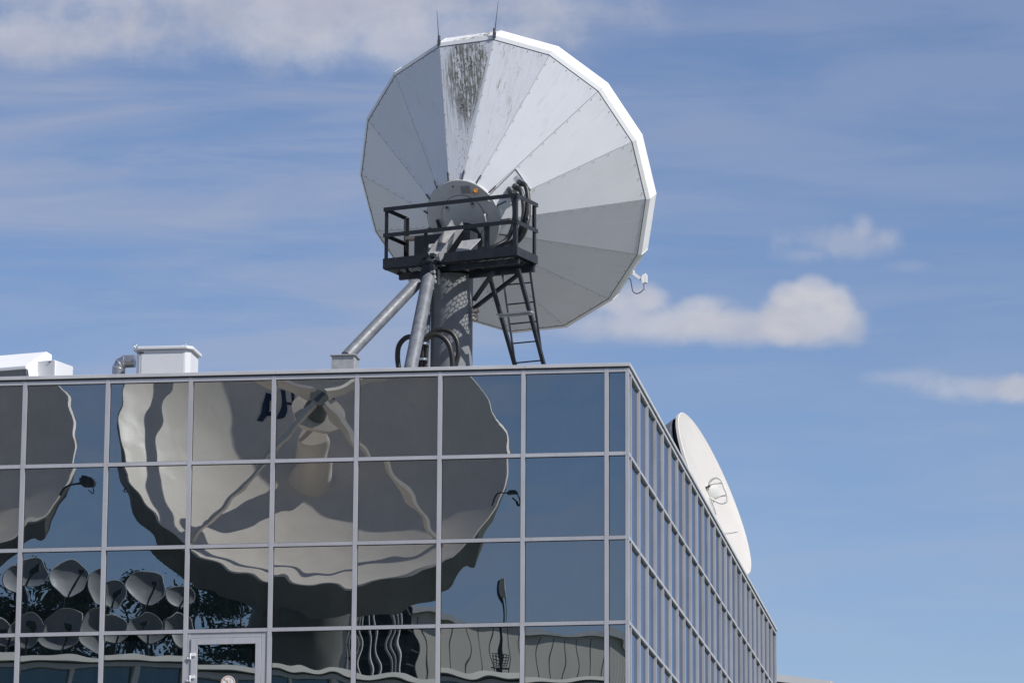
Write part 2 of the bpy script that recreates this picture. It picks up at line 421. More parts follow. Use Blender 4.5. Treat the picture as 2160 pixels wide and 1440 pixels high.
# dark core behind the glazing and the roof deck
m = MB(); m.span(XL + .1, -GD - .035, GD + .035, YB - .1, GZ, -0.05)
m.build('core_wall', DARKIN, bld)
m = MB(); m.span(XL + .15, -GD - .05, GD + .05, YB - .15, -0.045, -0.005)
m.build('roof', ROOFM, bld)
MW = 0.031                                     # half width of a mullion
for i in range(-11, 8):
    m = MB(); m.span(mx(i) - MW, mx(i) + MW, 0.0, GD + .03, GZ, ZT + .03)
    m.build('mullion', ALU, bld)
for k in range(0, 26):
    m = MB(); w = 0.028; m.span(-GD - .03, 0.0, my(k) - w, my(k) + w, GZ, ZT + .03)
    m.build('mullion', ALU, bld)
m = MB(); m.span(-.055, -.03, .0035, GD + .03, GZ, ZT + .03); m.span(-.0275, -.004, .0035, GD + .03, GZ, ZT + .03)
m.build('corner_post', ALU, bld)
for r in range(NROW):
    z = ZT - r * RH
    m = MB()
    xs = [XL] + [mx(i) for i in range(-11, 8)]
    for a, b in zip(xs, xs[1:]):
        m.span(a + (MW + .001 if a > XL else 0), b - MW - .001, .003, GD + .028, z - TH, z + TH)
    m.span(mx(7) + MW + .001, -.002, .003, GD + .028, z - TH, z + TH)
    m.build('transom', ALU, bld)
    m = MB()
    ys = [.001] + [my(k) for k in range(26)]
    for a, b in zip(ys, ys[1:]):
        m.span(-GD - .028, -.0025, a + (.029 if a > .01 else 0), b - .029, z - TH * .9, z + TH * .9)
    m.build('transom', ALU, bld)
# coping: cap in lengths with joints, black strip below paints the overhang's shade in the gap
m = MB()
ji = [-11, -7, -4, 0, 3, 6]
cuts = [XL] + [mx(i) + .02 for i in ji] + [.022]
for a, b in zip(cuts, cuts[1:]): m.span(a + .0015, b - .0015, -.022, .30, .052, .106)
ycuts = [.30] + [my(k) for k in (3, 7, 11, 15, 19, 23)] + [YB + .03]
for a, b in zip(ycuts, ycuts[1:]): m.span(-.30, .022, a + .0015, b - .0015, .052, .106)
m.build('coping', COPING, bld, bevel=.004)
m = MB(); m.span(XL, -.006, .006, .16, .0315, .0515); m.span(-.16, -.006, .16, YB, .0315, .0515)
m.build('shadow_gap', GAP_SHADE, bld)
# back and left walls
m = MB(); m.span(XL, XL + .09, .08, YB - .09, GZ, .05); m.span(XL, -.1, YB - .085, YB, GZ, .05)
m.build('wall', CLAD, bld)

def pane_mesh(name, w, h, seed, n=22, amp=1.0):
    """sheet of toughened glass: slight pillow, roller waves and tilt; local x across, z up, front towards -y"""
    rd = random.Random(seed)
    px, pz = rd.uniform(-1, 1) * .0022 * amp, rd.uniform(-1, 1) * .0026 * amp
    pxz = rd.uniform(-1, 1) * .0016 * amp
    tx, tz = rd.uniform(-1, 1) * .0021 * amp, rd.uniform(-1, 1) * .0018 * amp
    waves = []
    for _ in range(5):
        lam = rd.uniform(.28, .70); th = rd.uniform(0, 2 * pi)
        waves.append((2 * pi / lam * cos(th), 2 * pi / lam * sin(th), rd.uniform(0, 6.3), rd.uniform(.3, 1) * .00095 * amp * lam / 6.28))
    lam = rd.uniform(.24, .30)
    waves.append((2 * pi / lam * .10, 2 * pi / lam, rd.uniform(0, 6.3), .00035 * amp * lam / 6.28))
    vs, fs = [], []
    for j in range(n + 1):
        for i in range(n + 1):
            x, z = (i / n - .5), (j / n - .5)
            X, Z = x * w, z * h
            y = px * x * x + pz * z * z + pxz * x * z * 1.5 + tx * X + tz * Z
            for kx, kz, ph, a in waves: y += a * sin(kx * X + kz * Z + ph)
            vs.append((X, y, Z))
    for j in range(n):
        for i in range(n):
            a = j * (n + 1) + i
            fs.append((a, a + 1, a + n + 2, a + n + 1))
    me = bpy.data.meshes.new(name); me.from_pydata(vs, [], fs)
    for p in me.polygons: p.use_smooth = True
    me.materials.append(GLASS)
    return me
def put_pane(me, c, rz=0.0):
    o = bpy.data.objects.new('window_pane', me); COL.objects.link(o)
    o.parent = bld; o.location = V(c) - bld.location; o.rotation_euler = (0, 0, rz)
    return o
GAP = .010
front_cells = []
for r in range(4):
    for i in range(-1, 7): front_cells.append((r, mx(i) + MW, mx(i + 1) - MW, i))
    front_cells.append((r, mx(7) + MW, -.055, 7))
hz = RH - 2 * TH
for r, a, b, i in front_cells:
    if r == 3 and i == 2: continue            # the door stands here
    put_pane(pane_mesh('window_pane', b - a - 2 * GAP, hz - 2 * GAP, 100 + r * 37 + i * 11),
             ((a + b) / 2, GD, ZT - (r + .5) * RH))
def sheets(cells, axis):
    m = MB()
    for a, b, z0, z1 in cells:
        if axis == 'x': m.add([(a + GAP, GD, z0 + GAP), (b - GAP, GD, z0 + GAP), (b - GAP, GD, z1 - GAP), (a + GAP, GD, z1 - GAP)], [(0, 1, 2, 3)])
        else: m.add([(-GD, a + GAP, z0 + GAP), (-GD, b - GAP, z0 + GAP), (-GD, b - GAP, z1 - GAP), (-GD, a + GAP, z1 - GAP)], [(0, 1, 2, 3)])
    return m
cells = []
for r in range(NROW):
    z1 = ZT - r * RH - TH; z0 = max(GZ, ZT - (r + 1) * RH + TH)
    for i in range(-11, 7):
        if r >= 4 or i < -1: cells.append((mx(i) + MW, mx(i + 1) - MW, z0, z1))
    if r >= 4: cells.append((mx(7) + MW, -.055, z0, z1))
    cells.append((XL, mx(-11) - MW, z0, z1))
cells = [c for c in cells if not (abs(c[0] - mx(2) - MW) < .01 and -6.5 < c[2] < -3.5)]
tag(sheets(cells, 'x').build('window_panes', GLASS, bld), kind='stuff')
variants = [pane_mesh('window_pane', PWR - .056 - 2 * GAP, hz - 2 * GAP, 900 + q, 12, 0.6) for q in range(7)]
rest, cand = [], []
for k in range(25):
    for r in range(NROW):
        z1 = ZT - r * RH - TH; z0 = ZT - (r + 1) * RH + TH
        if img((0, my(k + .5), z1))[1] < 1440: cand.append((k + r * 1.5, k, r, z0, z1))
        else: rest.append((my(k) + .028, my(k + 1) - .028, max(GZ, z0), z1))
cand.sort()
for q, (_, k, r, z0, z1) in enumerate(cand):
    if q < 64: put_pane(variants[(k * 3 + r * 5) % 7], (-GD, my(k + .5), (z0 + z1) / 2), pi / 2)
    else: rest.append((my(k) + .028, my(k + 1) - .028, z0, z1))
for r in range(NROW):
    rest.append((.06, my(0) - .028, max(GZ, ZT - (r + 1) * RH + TH), ZT - r * RH - TH))
tag(sheets(rest, 'y').build('window_panes', GLASS, bld), kind='stuff')

# the door in the fourth row of panes
dx0, dx1 = mx(2) + MW, mx(3) - MW
dz1 = ZT - 3 * RH - TH - .004; dz0 = dz1 - 2.35
door = MB()
fw_ = .055
door.span(dx0 + .002, dx0 + fw_, .012, .06, dz0, dz1); door.span(dx1 - fw_ * 1.6, dx1 - .002, .016, .06, dz0, dz1)
door.span(dx0 + fw_ + .001, dx1 - fw_ * 1.6 - .001, .016, .06, dz1 - .07, dz1)
dobj = door.build('door', ALU, bld, origin=((dx0 + dx1) / 2, 0, dz0), bevel=.003)
lx0, lx1, lz1 = dx0 + fw_ + .004, dx1 - fw_ * 1.6 - .004, dz1 - .076
lf = .095
m = MB(); m.span(lx0, lx0 + lf, -.006, .05, dz0 + .02, lz1); m.span(lx1 - lf * .85, lx1, -.006, .05, dz0 + .02, lz1)
m.span(lx0 + lf + .0005, lx1 - lf * .85 - .0005, -.006, .05, lz1 - lf, lz1); m.span(lx0 + lf + .0005, lx1 - lf * .85 - .0005, -.006, .05, dz0 + .02, dz0 + .12)
m.build('door_leaf', ALU, dobj, bevel=.003)
me = pane_mesh('door_pane', lx1 - lx0 - lf * 1.85 - .012, lz1 - lf - dz0 - .13, 55, 22, 1.0)
o = bpy.data.objects.new('door_pane', me); COL.objects.link(o); o.parent = dobj
o.location = V(((lx0 + lf + lx1 - lf * .85) / 2, .022, (lz1 - lf + dz0 + .12) / 2)) - V(dobj.location) - bld.location
for zc in (img((lx0, 0, 0)) and (-4.17, -4.50)):
    m = MB(); m.cyl((lx0 - .004, -.022, zc - .05), (lx0 - .004, -.022, zc + .045), .012, n=12); m.box((lx0 + .035, -.016, zc + .02), .075, .02, .042)
    m.box((lx0 - .03, -.014, zc - .03), .05, .018, .03)
    m.build('hinge', WHITE, dobj, bevel=.002)
m = MB(); m.span(lx1 - .06, lx1 - .03, -.05, -.02, dz0 + .9, dz0 + 1.2); m.build('door_handle', CHROME, dobj, bevel=.004)
# balcony landing below the door
m = MB(); m.span(mx(1), mx(4), -1.4, -.01, dz0 - .14, dz0 - .02)
tag(m.build('landing', CONC), 'concrete landing under the glass door', 'landing')

# no smoking sticker on the door glass
sc = at(481, 1439, .016); sr = .106
sg = thing('no_smoking_sign', sc, 'round white no smoking sticker with a red ring on the door glass', 'sign')
def disc(m, c, r0, r1, y, n=40):
    A = [(c.x + r1 * cos(2 * pi * i / n), y, c.z + r1 * sin(2 * pi * i / n)) for i in range(n)]
    if r0 <= 0: m.add(A, [list(range(n))])
    else:
        B = [(c.x + r0 * cos(2 * pi * i / n), y, c.z + r0 * sin(2 * pi * i / n)) for i in range(n)]
        m.add(A + B, [(i, (i + 1) % n, n + (i + 1) % n, n + i) for i in range(n)])
m = MB(); disc(m, sc, 0, sr, .015); m.build('backing', SIGNW, sg)
m = MB(); disc(m, sc, sr * .80, sr * .9, .0138); m.box((sc.x, .0136, sc.z), sr * 1.66, .0008, sr * .12, (V((cos(-.75), 0, sin(-.75))), V((0, 1, 0)), V((-sin(-.75), 0, cos(-.75)))))
m.build('red_ring', SIGNR, sg)
m = MB(); m.box((sc.x - .006, .0144, sc.z - .018), .085, .0006, .016)
m.tube([(sc.x + .03, .0142, sc.z), (sc.x + .045, .0142, sc.z + .022), (sc.x + .03, .0142, sc.z + .04), (sc.x + .045, .0142, sc.z + .06)], .0035, 6)
m.tube([(sc.x - .01, .0142, sc.z + .01), (sc.x + .005, .0142, sc.z + .03), (sc.x - .012, .0142, sc.z + .05)], .0035, 6)
m.build('cigarette', SIGNB, sg)

# ------------------------------------------------------------------ main antenna on the roof
FWD = V((sin(.3273) * cos(.5366), cos(.3273) * cos(.5366), sin(.5366)))
DRT = FWD.cross(V((0, 0, 1))).normalized(); DUP = DRT.cross(FWD)
DC = V((-2.5746, 5.5, 4.3413)); DR = 2.5908; TW = .1863
def dp(k, r, a, off=0.0):                      # point on the 16-sided dish: corner k, radius, distance behind the rim plane
    t = TW + k * pi / 8
    return DC + (DRT * sin(t) + DUP * cos(t)) * r - FWD * a
ant = thing('satellite_antenna', M0, 'big white sixteen sided satellite dish seen from behind on a steel pillar mount', 'satellite dish')
A1, R2, A2, RH_, AH = .2872, 2.5282, .3365, .60, 1.90
# rim band: outer drum, chamfer, front lip
m = MB()
for k in range(16):
    q = [dp(k, DR, 0), dp(k + 1, DR, 0), dp(k + 1, DR, A1), dp(k, DR, A1)]; m.add(q, [(0, 1, 2, 3)])
    q = [dp(k, DR, A1), dp(k + 1, DR, A1), dp(k + 1, R2 + .012, A2), dp(k, R2 + .012, A2)]; m.add(q, [(0, 1, 2, 3)])
    q = [dp(k, DR, 0), dp(k + 1, DR, 0), dp(k + 1, DR - .1, 0), dp(k, DR - .1, 0)]; m.add(q, [(3, 2, 1, 0)])
    # corner joint strap
    t = TW + k * pi / 8; rad = DRT * sin(t) + DUP * cos(t); tan = DRT * cos(t) - DUP * sin(t)
    m.box(DC + rad * (DR - .0005) - FWD * A1 * .5, .022, .006, A1 * .98, (tan, rad, FWD))
m.build('rim', RIMP, ant)
m = MB()
for k in range(16):                            # moss runs on the top of the rim band use the panel shader
    pass
# back panels, bolted at the seams; flat sheets
def panel(k):
    m = MB(); g_ = .0034
    def e(kk, r, a, s):
        t = TW + kk * pi / 8; tan = DRT * cos(t) - DUP * sin(t)
        return dp(kk, r, a) + tan * (g_ * s)
    c = [e(k, RH_, AH, 1), e(k + 1, RH_, AH, -1), e(k + 1, R2, A2, -1), e(k, R2, A2, 1)]
    n = (c[1] - c[0]).cross(c[3] - c[0]).normalized()
    if n.dot(FWD) > 0: n = -n
    m.add(c, [(0, 1, 2, 3)])
    m.add([p - n * .012 for p in c], [(0, 1, 2, 3)])
    m.add(c + [p - n * .012 for p in c], [(0, 1, 5, 4), (1, 2, 6, 5), (2, 3, 7, 6), (3, 0, 4, 7)])
    uvs = [(0, 0), (1, 0), (1, 1), (0, 1)]
    nb = 0
    side = (c[1] - c[0]).normalized()
    for j in range(9):                         # bolts along the left seam, some along the outer edge
        f = (j + .6) / 9.2
        p = c[0].lerp(c[3], f) + side * .022
        m.cyl(p - n * .001, p + n * .011, .007, .006, 6)
    for j in range(4):
        p = c[3].lerp(c[2], (j + .5) / 4) - (c[3] - c[0]).normalized() * .03
        m.cyl(p - n * .001, p + n * .012, .008, .006, 6)
    mt = {15: PAINTM, 0: PAINTS, 14: PAINTF, 1: PAINTF}.get(k, PAINT[(k * 7) % 3])
    o = m.build('back_panel', [mt, BOLT], ant, origin=(c[0] + c[2]) / 2)
    me = o.data
    uvl = me.uv_layers.new(name='UVMap')
    o0 = (c[0] + c[2]) / 2
    base = c[0] - o0; up_ = ((c[3] + c[2]) / 2 - (c[0] + c[1]) / 2); Lh = up_.length; up_ = up_.normalized(); sd = side
    for p in me.polygons:
        if len(p.vertices) == 6 or (len(p.vertices) == 4 and p.area < .002): p.material_index = 1
        for li in p.loop_indices:
            q = me.vertices[me.loops[li].vertex_index].co
            vv = (q - base).dot(up_) / Lh
            wid = (c[1] - c[0]).length * (1 - vv) + (c[2] - c[3]).length * vv
            mid = (q - ((c[0] + c[1]) / 2 - o0)).dot(sd)
            uvl.data[li].uv = (.5 + mid / wid, vv)
    lab = {15: 'mossy stained panel', 0: 'panel with green streaks', 14: 'panel with faint streaks'}.get(k)
    if lab: tag(o, lab)
    return o
for k in range(16): panel(k)
# dark lining under the seams and rim, so the joints read as lines
m = MB()
for k in range(16):
    m.add([dp(k, RH_, AH - .03), dp(k + 1, RH_, AH - .03), dp(k + 1, R2 + .006, A2 - .012), dp(k, R2 + .006, A2 - .012)], [(0, 1, 2, 3)])
m.build('backing_shell', HUBD, ant)
# concave reflecting face
m = MB()
prof = [(DR - .1, -.0), (DR - .1, .02)] + [(DR * s_, .02 + .62 * (1 - s_ * s_)) for s_ in (.94, .85, .7, .5, .3, .12)]
for j in range(len(prof) - 1):
    for k in range(16):
        m.add([dp(k, *prof[j]), dp(k + 1, *prof[j]), dp(k + 1, *prof[j + 1]), dp(k, *prof[j + 1])], [(0, 1, 2, 3)])
m.build('reflector', WHITE, ant)
# stains on the top stretch of rim
m = MB()
q = [dp(15.22, DR + .0, 0) , dp(15.9, DR, 0)]
t0, t1 = .25, .86
a_, b_ = dp(15, DR, 0), dp(16, DR, 0); c_, d_ = dp(15, DR, A1), dp(16, DR, A1)
lift = ((a_ + b_) / 2 - DC).normalized() * .003
pts = [c_.lerp(d_, t0) + lift, c_.lerp(d_, t1) + lift, a_.lerp(b_, t1) + lift, a_.lerp(b_, t0) + lift]
m.add(pts, [(0, 1, 2, 3)])
mm, kk, bb = new_mat('moss_film')
tcx = kk.n('ShaderNodeTexCoord').outputs['Object']
ff = kk.noise(tcx, 9, 6, .7)
kk.put(bb.inputs['Base Color'], kk.mix(kk.ramp(ff, .4, .6), (.72, .72, .72), (.16, .155, .11))); bb.inputs['Roughness'].default_value = .7
kk.put(bb.inputs['Alpha'], kk.ramp(kk.noise(tcx, 5, 4, .6), .42, .6))
m.build('moss_patch', mm, ant)
# hub
HC = DC - FWD * AH
hub = MB(); hub.lathe(HC, -FWD, [(.63, -.10), (.635, .0), (.628, .016), (.62, .018)], 48, caps=(True, True))
hubo = hub.build('hub', HUBM, ant, origin=HC, smooth=True, autosmooth=30)
m = MB(); m.lathe(HC - FWD * .0185, -FWD, [(.638, -.006), (.643, -.004), (.643, .0)], 48); m.lathe(HC - FWD * .019, -FWD, [(.375, 0), (.375, .003), (.383, .003), (.383, 0)], 48)
m.build('seam_ring', HUBD, hubo)
m = MB(); m.lathe(HC - FWD * .0185, -FWD, [(.372, 0), (.372, .012), (.36, .018)], 48, caps=(False, True))
m.build('access_cover', HUBM, hubo, smooth=True, autosmooth=30)
def hubp(px, py, off=.02):                     # point on the hub face under a pixel
    d = ray(px, py); c = HC - FWD * off
    return CAM + d * ((c - CAM).dot(FWD) / d.dot(FWD))
HX, HY = DRT, DUP
def plate(name, px, py, w, h, mat, t=.008, off=.028, rot=0.0):
    c = hubp(px, py, off); X = HX * cos(rot) + HY * sin(rot); Z = HY * cos(rot) - HX * sin(rot)
    m = MB(); m.box(c, w, t, h, (X, FWD, Z)); return m, c, X, Z
m, c, X, Z = plate('n', 982, 400, .17, .13, HUBM, .008, .022, -.05)
for j in range(8): m.box(c - FWD * .006 + Z * (-.045 + .013 * j), .13 if j % 3 else .10, .004, .005, (X, FWD, Z))
m.build('label_plate', simple('label_plate_grey', (.33, .33, .33), .5), hubo)
m, c, X, Z = plate('n', 1003, 403, .066, .066, AMBER, .06, .055, -.1); m.cyl(c - FWD * .03, c - FWD * .075, .03, .024, 14)
m.build('amber_light', AMBER, hubo, bevel=.01)
for px, py, ro in ((944, 440, .1), (997, 432, -.25)):
    c = hubp(px, py, .03); X = HX * cos(ro) + HY * sin(ro); Z = HY * cos(ro) - HX * sin(ro)
    m = MB(); m.tube([c + X * -.04 + Z * .03, c + X * .04 + Z * .03, c + X * .005 - Z * .05], .008, 8, 4, True); m.cyl(c + Z * .02 + FWD * .02, c + Z * .02 - FWD * .02, .02, n=8)
    m.build('lifting_shackle', HUBD, hubo, smooth=True)
for px, py in ((955.5, 393.5), (1027, 452)):
    c = hubp(px, py, .02); m = MB(); m.cyl(c, c - FWD * .01, .014, n=8); m.build('bolt', HUBD, hubo)
m = MB(); cc = hubp(1027.5, 461, .04); m.tube([cc + HY * .075, cc - FWD * .07 + HY * .07, cc - FWD * .07 - HY * .08, cc - HY * .085], .02, 8, 4); m.build('grab_handle', GALV, hubo, smooth=True)
m = MB(); cc = hubp(926, 470, .03); m.prism([cc - HX * .03 + HY * .06, cc + HX * .0 + HY * .06, cc + HX * .03 - HY * .08, cc - HX * .03 - HY * .08], -FWD * .03); m.build('bracket', STEELD, hubo)
# joint straps sticking out over the flange
for k in range(16):
    t = TW + k * pi / 8; rad = DRT * sin(t) + DUP * cos(t); tan = DRT * cos(t) - DUP * sin(t)
    slope = (dp(k, R2, A2) - dp(k, RH_, AH)).normalized()
    nrm = slope.cross(tan).normalized()
    if nrm.dot(FWD) > 0: nrm = -nrm
    m = MB(); m.box(dp(k, RH_, AH) + slope * .10 + nrm * .01, .02, .018, .19, (tan, nrm, slope)); m.build('seam_strap', HUBD, ant)
# diamond shaped service hatch
def cone_hit(px, py, lift=.0):
    d = ray(px, py).normalized(); best = None
    for k in range(16):
        a, b, c = dp(k, RH_, AH), dp(k + 1, RH_, AH), dp(k, R2, A2)
        n = (b - a).cross(c - a).normalized()
        if n.dot(FWD) > 0: n = -n
        den = d.dot(n)
        if abs(den) < 1e-6: continue
        t = (a + n * lift - CAM).dot(n) / den; p = CAM + d * t
        rel = p - DC; x, y = rel.dot(DRT), rel.dot(DUP)
        ang = (math.atan2(x, y) - TW) / (pi / 8) % 16
        if int(ang) == k and den < 0: return p, n
    return at(px, py, 4.5), -FWD
hp_ = [cone_hit(1022, 421)[0], cone_hit(1087, 357)[0], cone_hit(1119, 402)[0], cone_hit(1062, 440)[0]]
nn = cone_hit(1075, 400)[1]
m = MB()
up3 = V((0, 0, 0))
pp = [p + nn * .03 for p in hp_]
m.prism(pp, -nn * .05)
m.build('service_hatch', PAINT[0], ant, bevel=.004).data.uv_layers.new(name='UVMap')
m = MB()
for a, b in zip(pp[:3], pp[1:3]): m.bar(a + nn * .003, b + nn * .003, .012, .006, nn)
m.build('hatch_edge', HUBD, ant)
m = MB(); c0 = cone_hit(1090, 375)[0] + nn * .034
sd = (hp_[2] - hp_[1]).normalized(); su = sd.cross(nn)
for j in range(5): m.box(c0 + sd * (-.03 + j * .016), .007, .09 if j % 2 else .06, .004, (sd, su, nn))
m.build('hatch_label', simple('label_grey_print', (.45, .46, .47), .5), ant)
# lightning rods on the top corners
for k, (px, py) in ((15, (921.5, 22)), (0, (1051, 3))):
    b_ = dp(k, DR, A1 * 1.0); dy = b_.y
    top = at(px, py, dy)
    m = MB(); m.cyl(b_, b_.lerp(top, .35), .009, .008, 8); m.cyl(b_.lerp(top, .35), top, .007, .003, 8); m.box(b_, .05, .05, .10); m.cyl(b_ - V((0, 0, .06)), b_ + V((0, 0, .12)), .022, n=8)
    m.build('lightning_rod', HUBD, ant, smooth=True, autosmooth=40)

# pillar, yoke, struts
m = MB(); m.lathe(M0 + V((0, 0, -.004)), (0, 0, 1), [(.44, 0), (.44, .03), (.335, .03), (.335, 2.30)], 40, caps=(True, True))
m.build('pillar', PILLAR, ant, smooth=True, autosmooth=40)
m = MB()
for k in range(2):
    m.box(mp(-.31 + .62 * k, -.05, 2.62), .05, .5, .60, (RT, H, V((0, 0, 1))))
m.box(mp(0, -.02, 2.36), .74, .62, .08, (RT, H, V((0, 0, 1))))
m.box(mp(.02, -.26, 2.76), 1.0, .26, .34, (RT, H, V((0, 0, 1))))
m.build('yoke', STEELD, ant, bevel=.006)
m = MB(); m.cyl(HC + FWD * .5, mp(0, .30, 2.5), .22, .25, 24); m.build('yoke_head', STEELD, ant, smooth=True, autosmooth=40)
APX = mp(.035, -.86, 2.22)
ap2 = on(912, 552, -.85)
def chan(name, a, b, w, d, mat, up):
    """open channel beam: web and two flanges"""
    m = MB(); Y = (b - a).normalized(); X = Y.cross(up).normalized(); Z = X.cross(Y); t = .012
    m.box((a + b) / 2, w, (b - a).length, t, (X, Y, Z))
    for s_ in (-1, 1): m.box((a + b) / 2 + X * (s_ * (w / 2 - t / 2)) + Z * (d / 2 + t / 2 - .001), t, (b - a).length, d, (X, Y, Z))
    return m.build(name, mat, ant)
VDOWN = V((0, 0, 1))
chan('elevation_beam', on(918, 548, -.84), on(968, 478, -.40), .20, .12, GALV, -H)
m = MB(); q0 = [on(962, 532, -.66), on(1005, 498, -.5), on(1013, 502, -.47), on(985, 532, -.62)]
m.prism([on(957, 536, -.7), on(974, 508, -.52), on(1014, 503, -.45), on(984, 533, -.66)], V((0, 0, -.02)))
m.build('support_plate', GALV, ant)
m = MB(); m.prism([on(900, 540, -.72), on(905, 515, -.6), on(921, 513, -.55), on(908, 545, -.7)], V((.02, .02, 0))); m.build('support_plate', GALV, ant)
# gusset and pins where the struts meet
m = MB()
m.prism([on(881, 586, -.88), on(893, 556, -.88), on(906, 548, -.88), on(909, 566, -.88), on(903, 590, -.88), on(893, 606, -.88), on(873, 607, -.88)], H * .03)
m.prism([on(905, 560, -.92), on(911, 548, -.92), on(916, 566, -.92), on(909, 584, -.92)], H * .05)
m.build('gusset', STEELD, ant)
m = MB(); m.lathe(mp(.04, -.83, 2.335), (0, 0, 1), [(.10, 0), (.12, .02), (.12, .05), (.08, .06), (.07, .12)], 20, caps=(True, True)); m.box(mp(.04, -.82, 2.46), .2, .16, .06, (RT, H, V((0, 0, 1))))
m.build('pivot', STEELD, ant, smooth=True, autosmooth=30)
for px, py in ((913, 574), (914, 584), (915, 594)):
    m = MB(); c = on(px, py, -.93); m.cyl(c - RT * .03, c + RT * .04, .02, n=8); m.cyl(c + RT * .02, c + RT * .035, .032, n=6); m.build('pivot_bolt', GALV, ant)
m = MB(); m.box(on(913, 604, -.93), .025, .03, .09, (RT, H, V((0, 0, 1)))); m.build('tie_plate', GALV, ant)
m = MB(); m.box(on(926, 586, -.5), .03, .03, .22, (RT, H, V((0, 0, 1)))); m.build('tie_plate', GALV, ant)
F1 = at(731, 752, 1.5)
def strut(a, b, r, flat=.12):
    m = MB(); d = (b - a).normalized(); m.cyl(a + d * flat, b, r, n=20); m.cyl(a, a + d * flat, r * .35, r, 20)
    return m.build('strut', STEEL, ant, smooth=True, autosmooth=40)
strut(on(884, 592, -.88), F1, .095)
strut(on(906, 578, -.90), at(857, 785, 1.2) + V((0, -.06, -.36)), .105)
strut(mp(-.30, -.30, 2.25), mp(-.36, -.30, -.004), .085, .02)
m = MB(); fb = at(728, 752, 1.5); m.span(fb.x - .175, fb.x + .175, 1.33, 1.68, -.004, fb.z - .02); m.span(fb.x - .2, fb.x + .2, 1.30, 1.71, fb.z - .02, fb.z)
m.build('strut_footing', GALV, ant, bevel=.006)
# corroded motor housing at the side of the pillar
m = MB(); c = on(1004, 664, -.02)
m.cyl(c + V((-.06, 0, .05)), c + V((.04, 0, .08)), .045, n=12); m.box(c + V((-.02, .02, -.03)), .09, .1, .1); m.cyl(c + V((-.05, -.03, -.06)), c + V((0, -.03, -.1)), .03, n=10)
m.build('motor', simple('rusty_motor', (.34, .30, .27), .6, .2, .5, 22), ant, bevel=.006)

# cables of the dish: three thick hoses from elbows on the cone
hoses = [[(1097, 384), (1109, 393), (1114.5, 425), (1113, 462), (1100, 500), (1068, 523), (1028, 529)],
         [(1087, 393), (1098, 402), (1104.5, 430), (1103, 466), (1088, 503), (1056, 522), (1022, 528)],
         [(1075, 400), (1081, 412), (1086, 445), (1082, 478), (1069, 505), (1046, 519), (1018, 526)]]
for hi, hs in enumerate(hoses):
    p0, n0 = cone_hit(*hs[0])
    vv = [(p0 - M0).dot(H)]
    vs = [vv[0] - .08, vv[0] - .15, vv[0] - .20, .02 + .05 * hi, .0 + .04 * hi, -.06, -.12]
    pts = [p0 - n0 * .02] + [on(*q, v_) for q, v_ in zip(hs, vs)]
    m = MB(); m.tube(pts, .040, 12, 5)
    o = m.build('cable_hose', HOSEG, None, smooth=True)
    tag(o, ('thick dark hose looping from the uppermost elbow of the dish cone', 'thick dark hose looping from the middle elbow of the dish cone',
            'thick dark hose looping from the lowest elbow of the dish cone')[hi], 'hose', 'hoses looping beside the dish hub')
    m = MB(); m.tube([p0 - n0 * .03, p0 + n0 * .05, pts[1].lerp(pts[2], .4)], .052, 12, 4); m.build('elbow', STEEL, o, smooth=True)
    if True:
        e = COL.objects[-1]; e.parent = o; e.location = (0, 0, 0)

# sensor on the lower right edge of the rim
sp0 = dp(5.52, DR, A1 * .8)
def sat(px, py, d=0.0): return at(px, py, sp0.y + d)
sen = thing('weather_sensor', sp0, 'small white sensor box with a looped cable on the lower dish rim', 'sensor')
m = MB(); m.bar(sat(1335, 576), sat(1352, 589), .05, .05); m.cyl(sat(1336, 580), sat(1336, 571), .02, n=8); m.build('arm', WHITE, sen)
m = MB(); X = V((1, 0, 0)); c = sat(1360.5, 588.5)
m.box(c, .075, .09, .14); m.prism([sat(1351, 586, -.05), sat(1356, 579, -.05), sat(1357, 599, -.05), sat(1354, 597, -.05)], V((0, .1, 0))); m.cyl(sat(1361, 580), sat(1361, 576.5), .012, n=8)
m.build('housing', WHITE, sen, bevel=.006)
m = MB(); m.cyl(sat(1360, 598), sat(1359.5, 611), .024, .02, 10); m.build('connector', CHROME, sen)
m = MB(); m.tube([sat(1326, 587), sat(1330, 590), sat(1332, 600), sat(1335, 614), sat(1342, 619), sat(1350, 617), sat(1357, 611)], .0085, 8, 5); m.build('cable', simple('blue_black_cable', (.03, .045, .09), .5), sen, smooth=True)

# ------------------------------------------------------------------ maintenance platform
UL, UR, VF, VB = -.80, 1.53, -.78, -.08
ZD = 2.42
AXM = (RT, H, V((0, 0, 1)))
pl = thing('maintenance_platform', mp(.4, -.4, 2.3), 'dark steel service platform with railing and mesh floor behind the big dish', 'platform')
def pb(m, u0, u1, v0, v1, z0, z1): m.box(mp((u0 + u1) / 2, (v0 + v1) / 2, (z0 + z1) / 2), abs(u1 - u0), abs(v1 - v0), abs(z1 - z0), AXM)
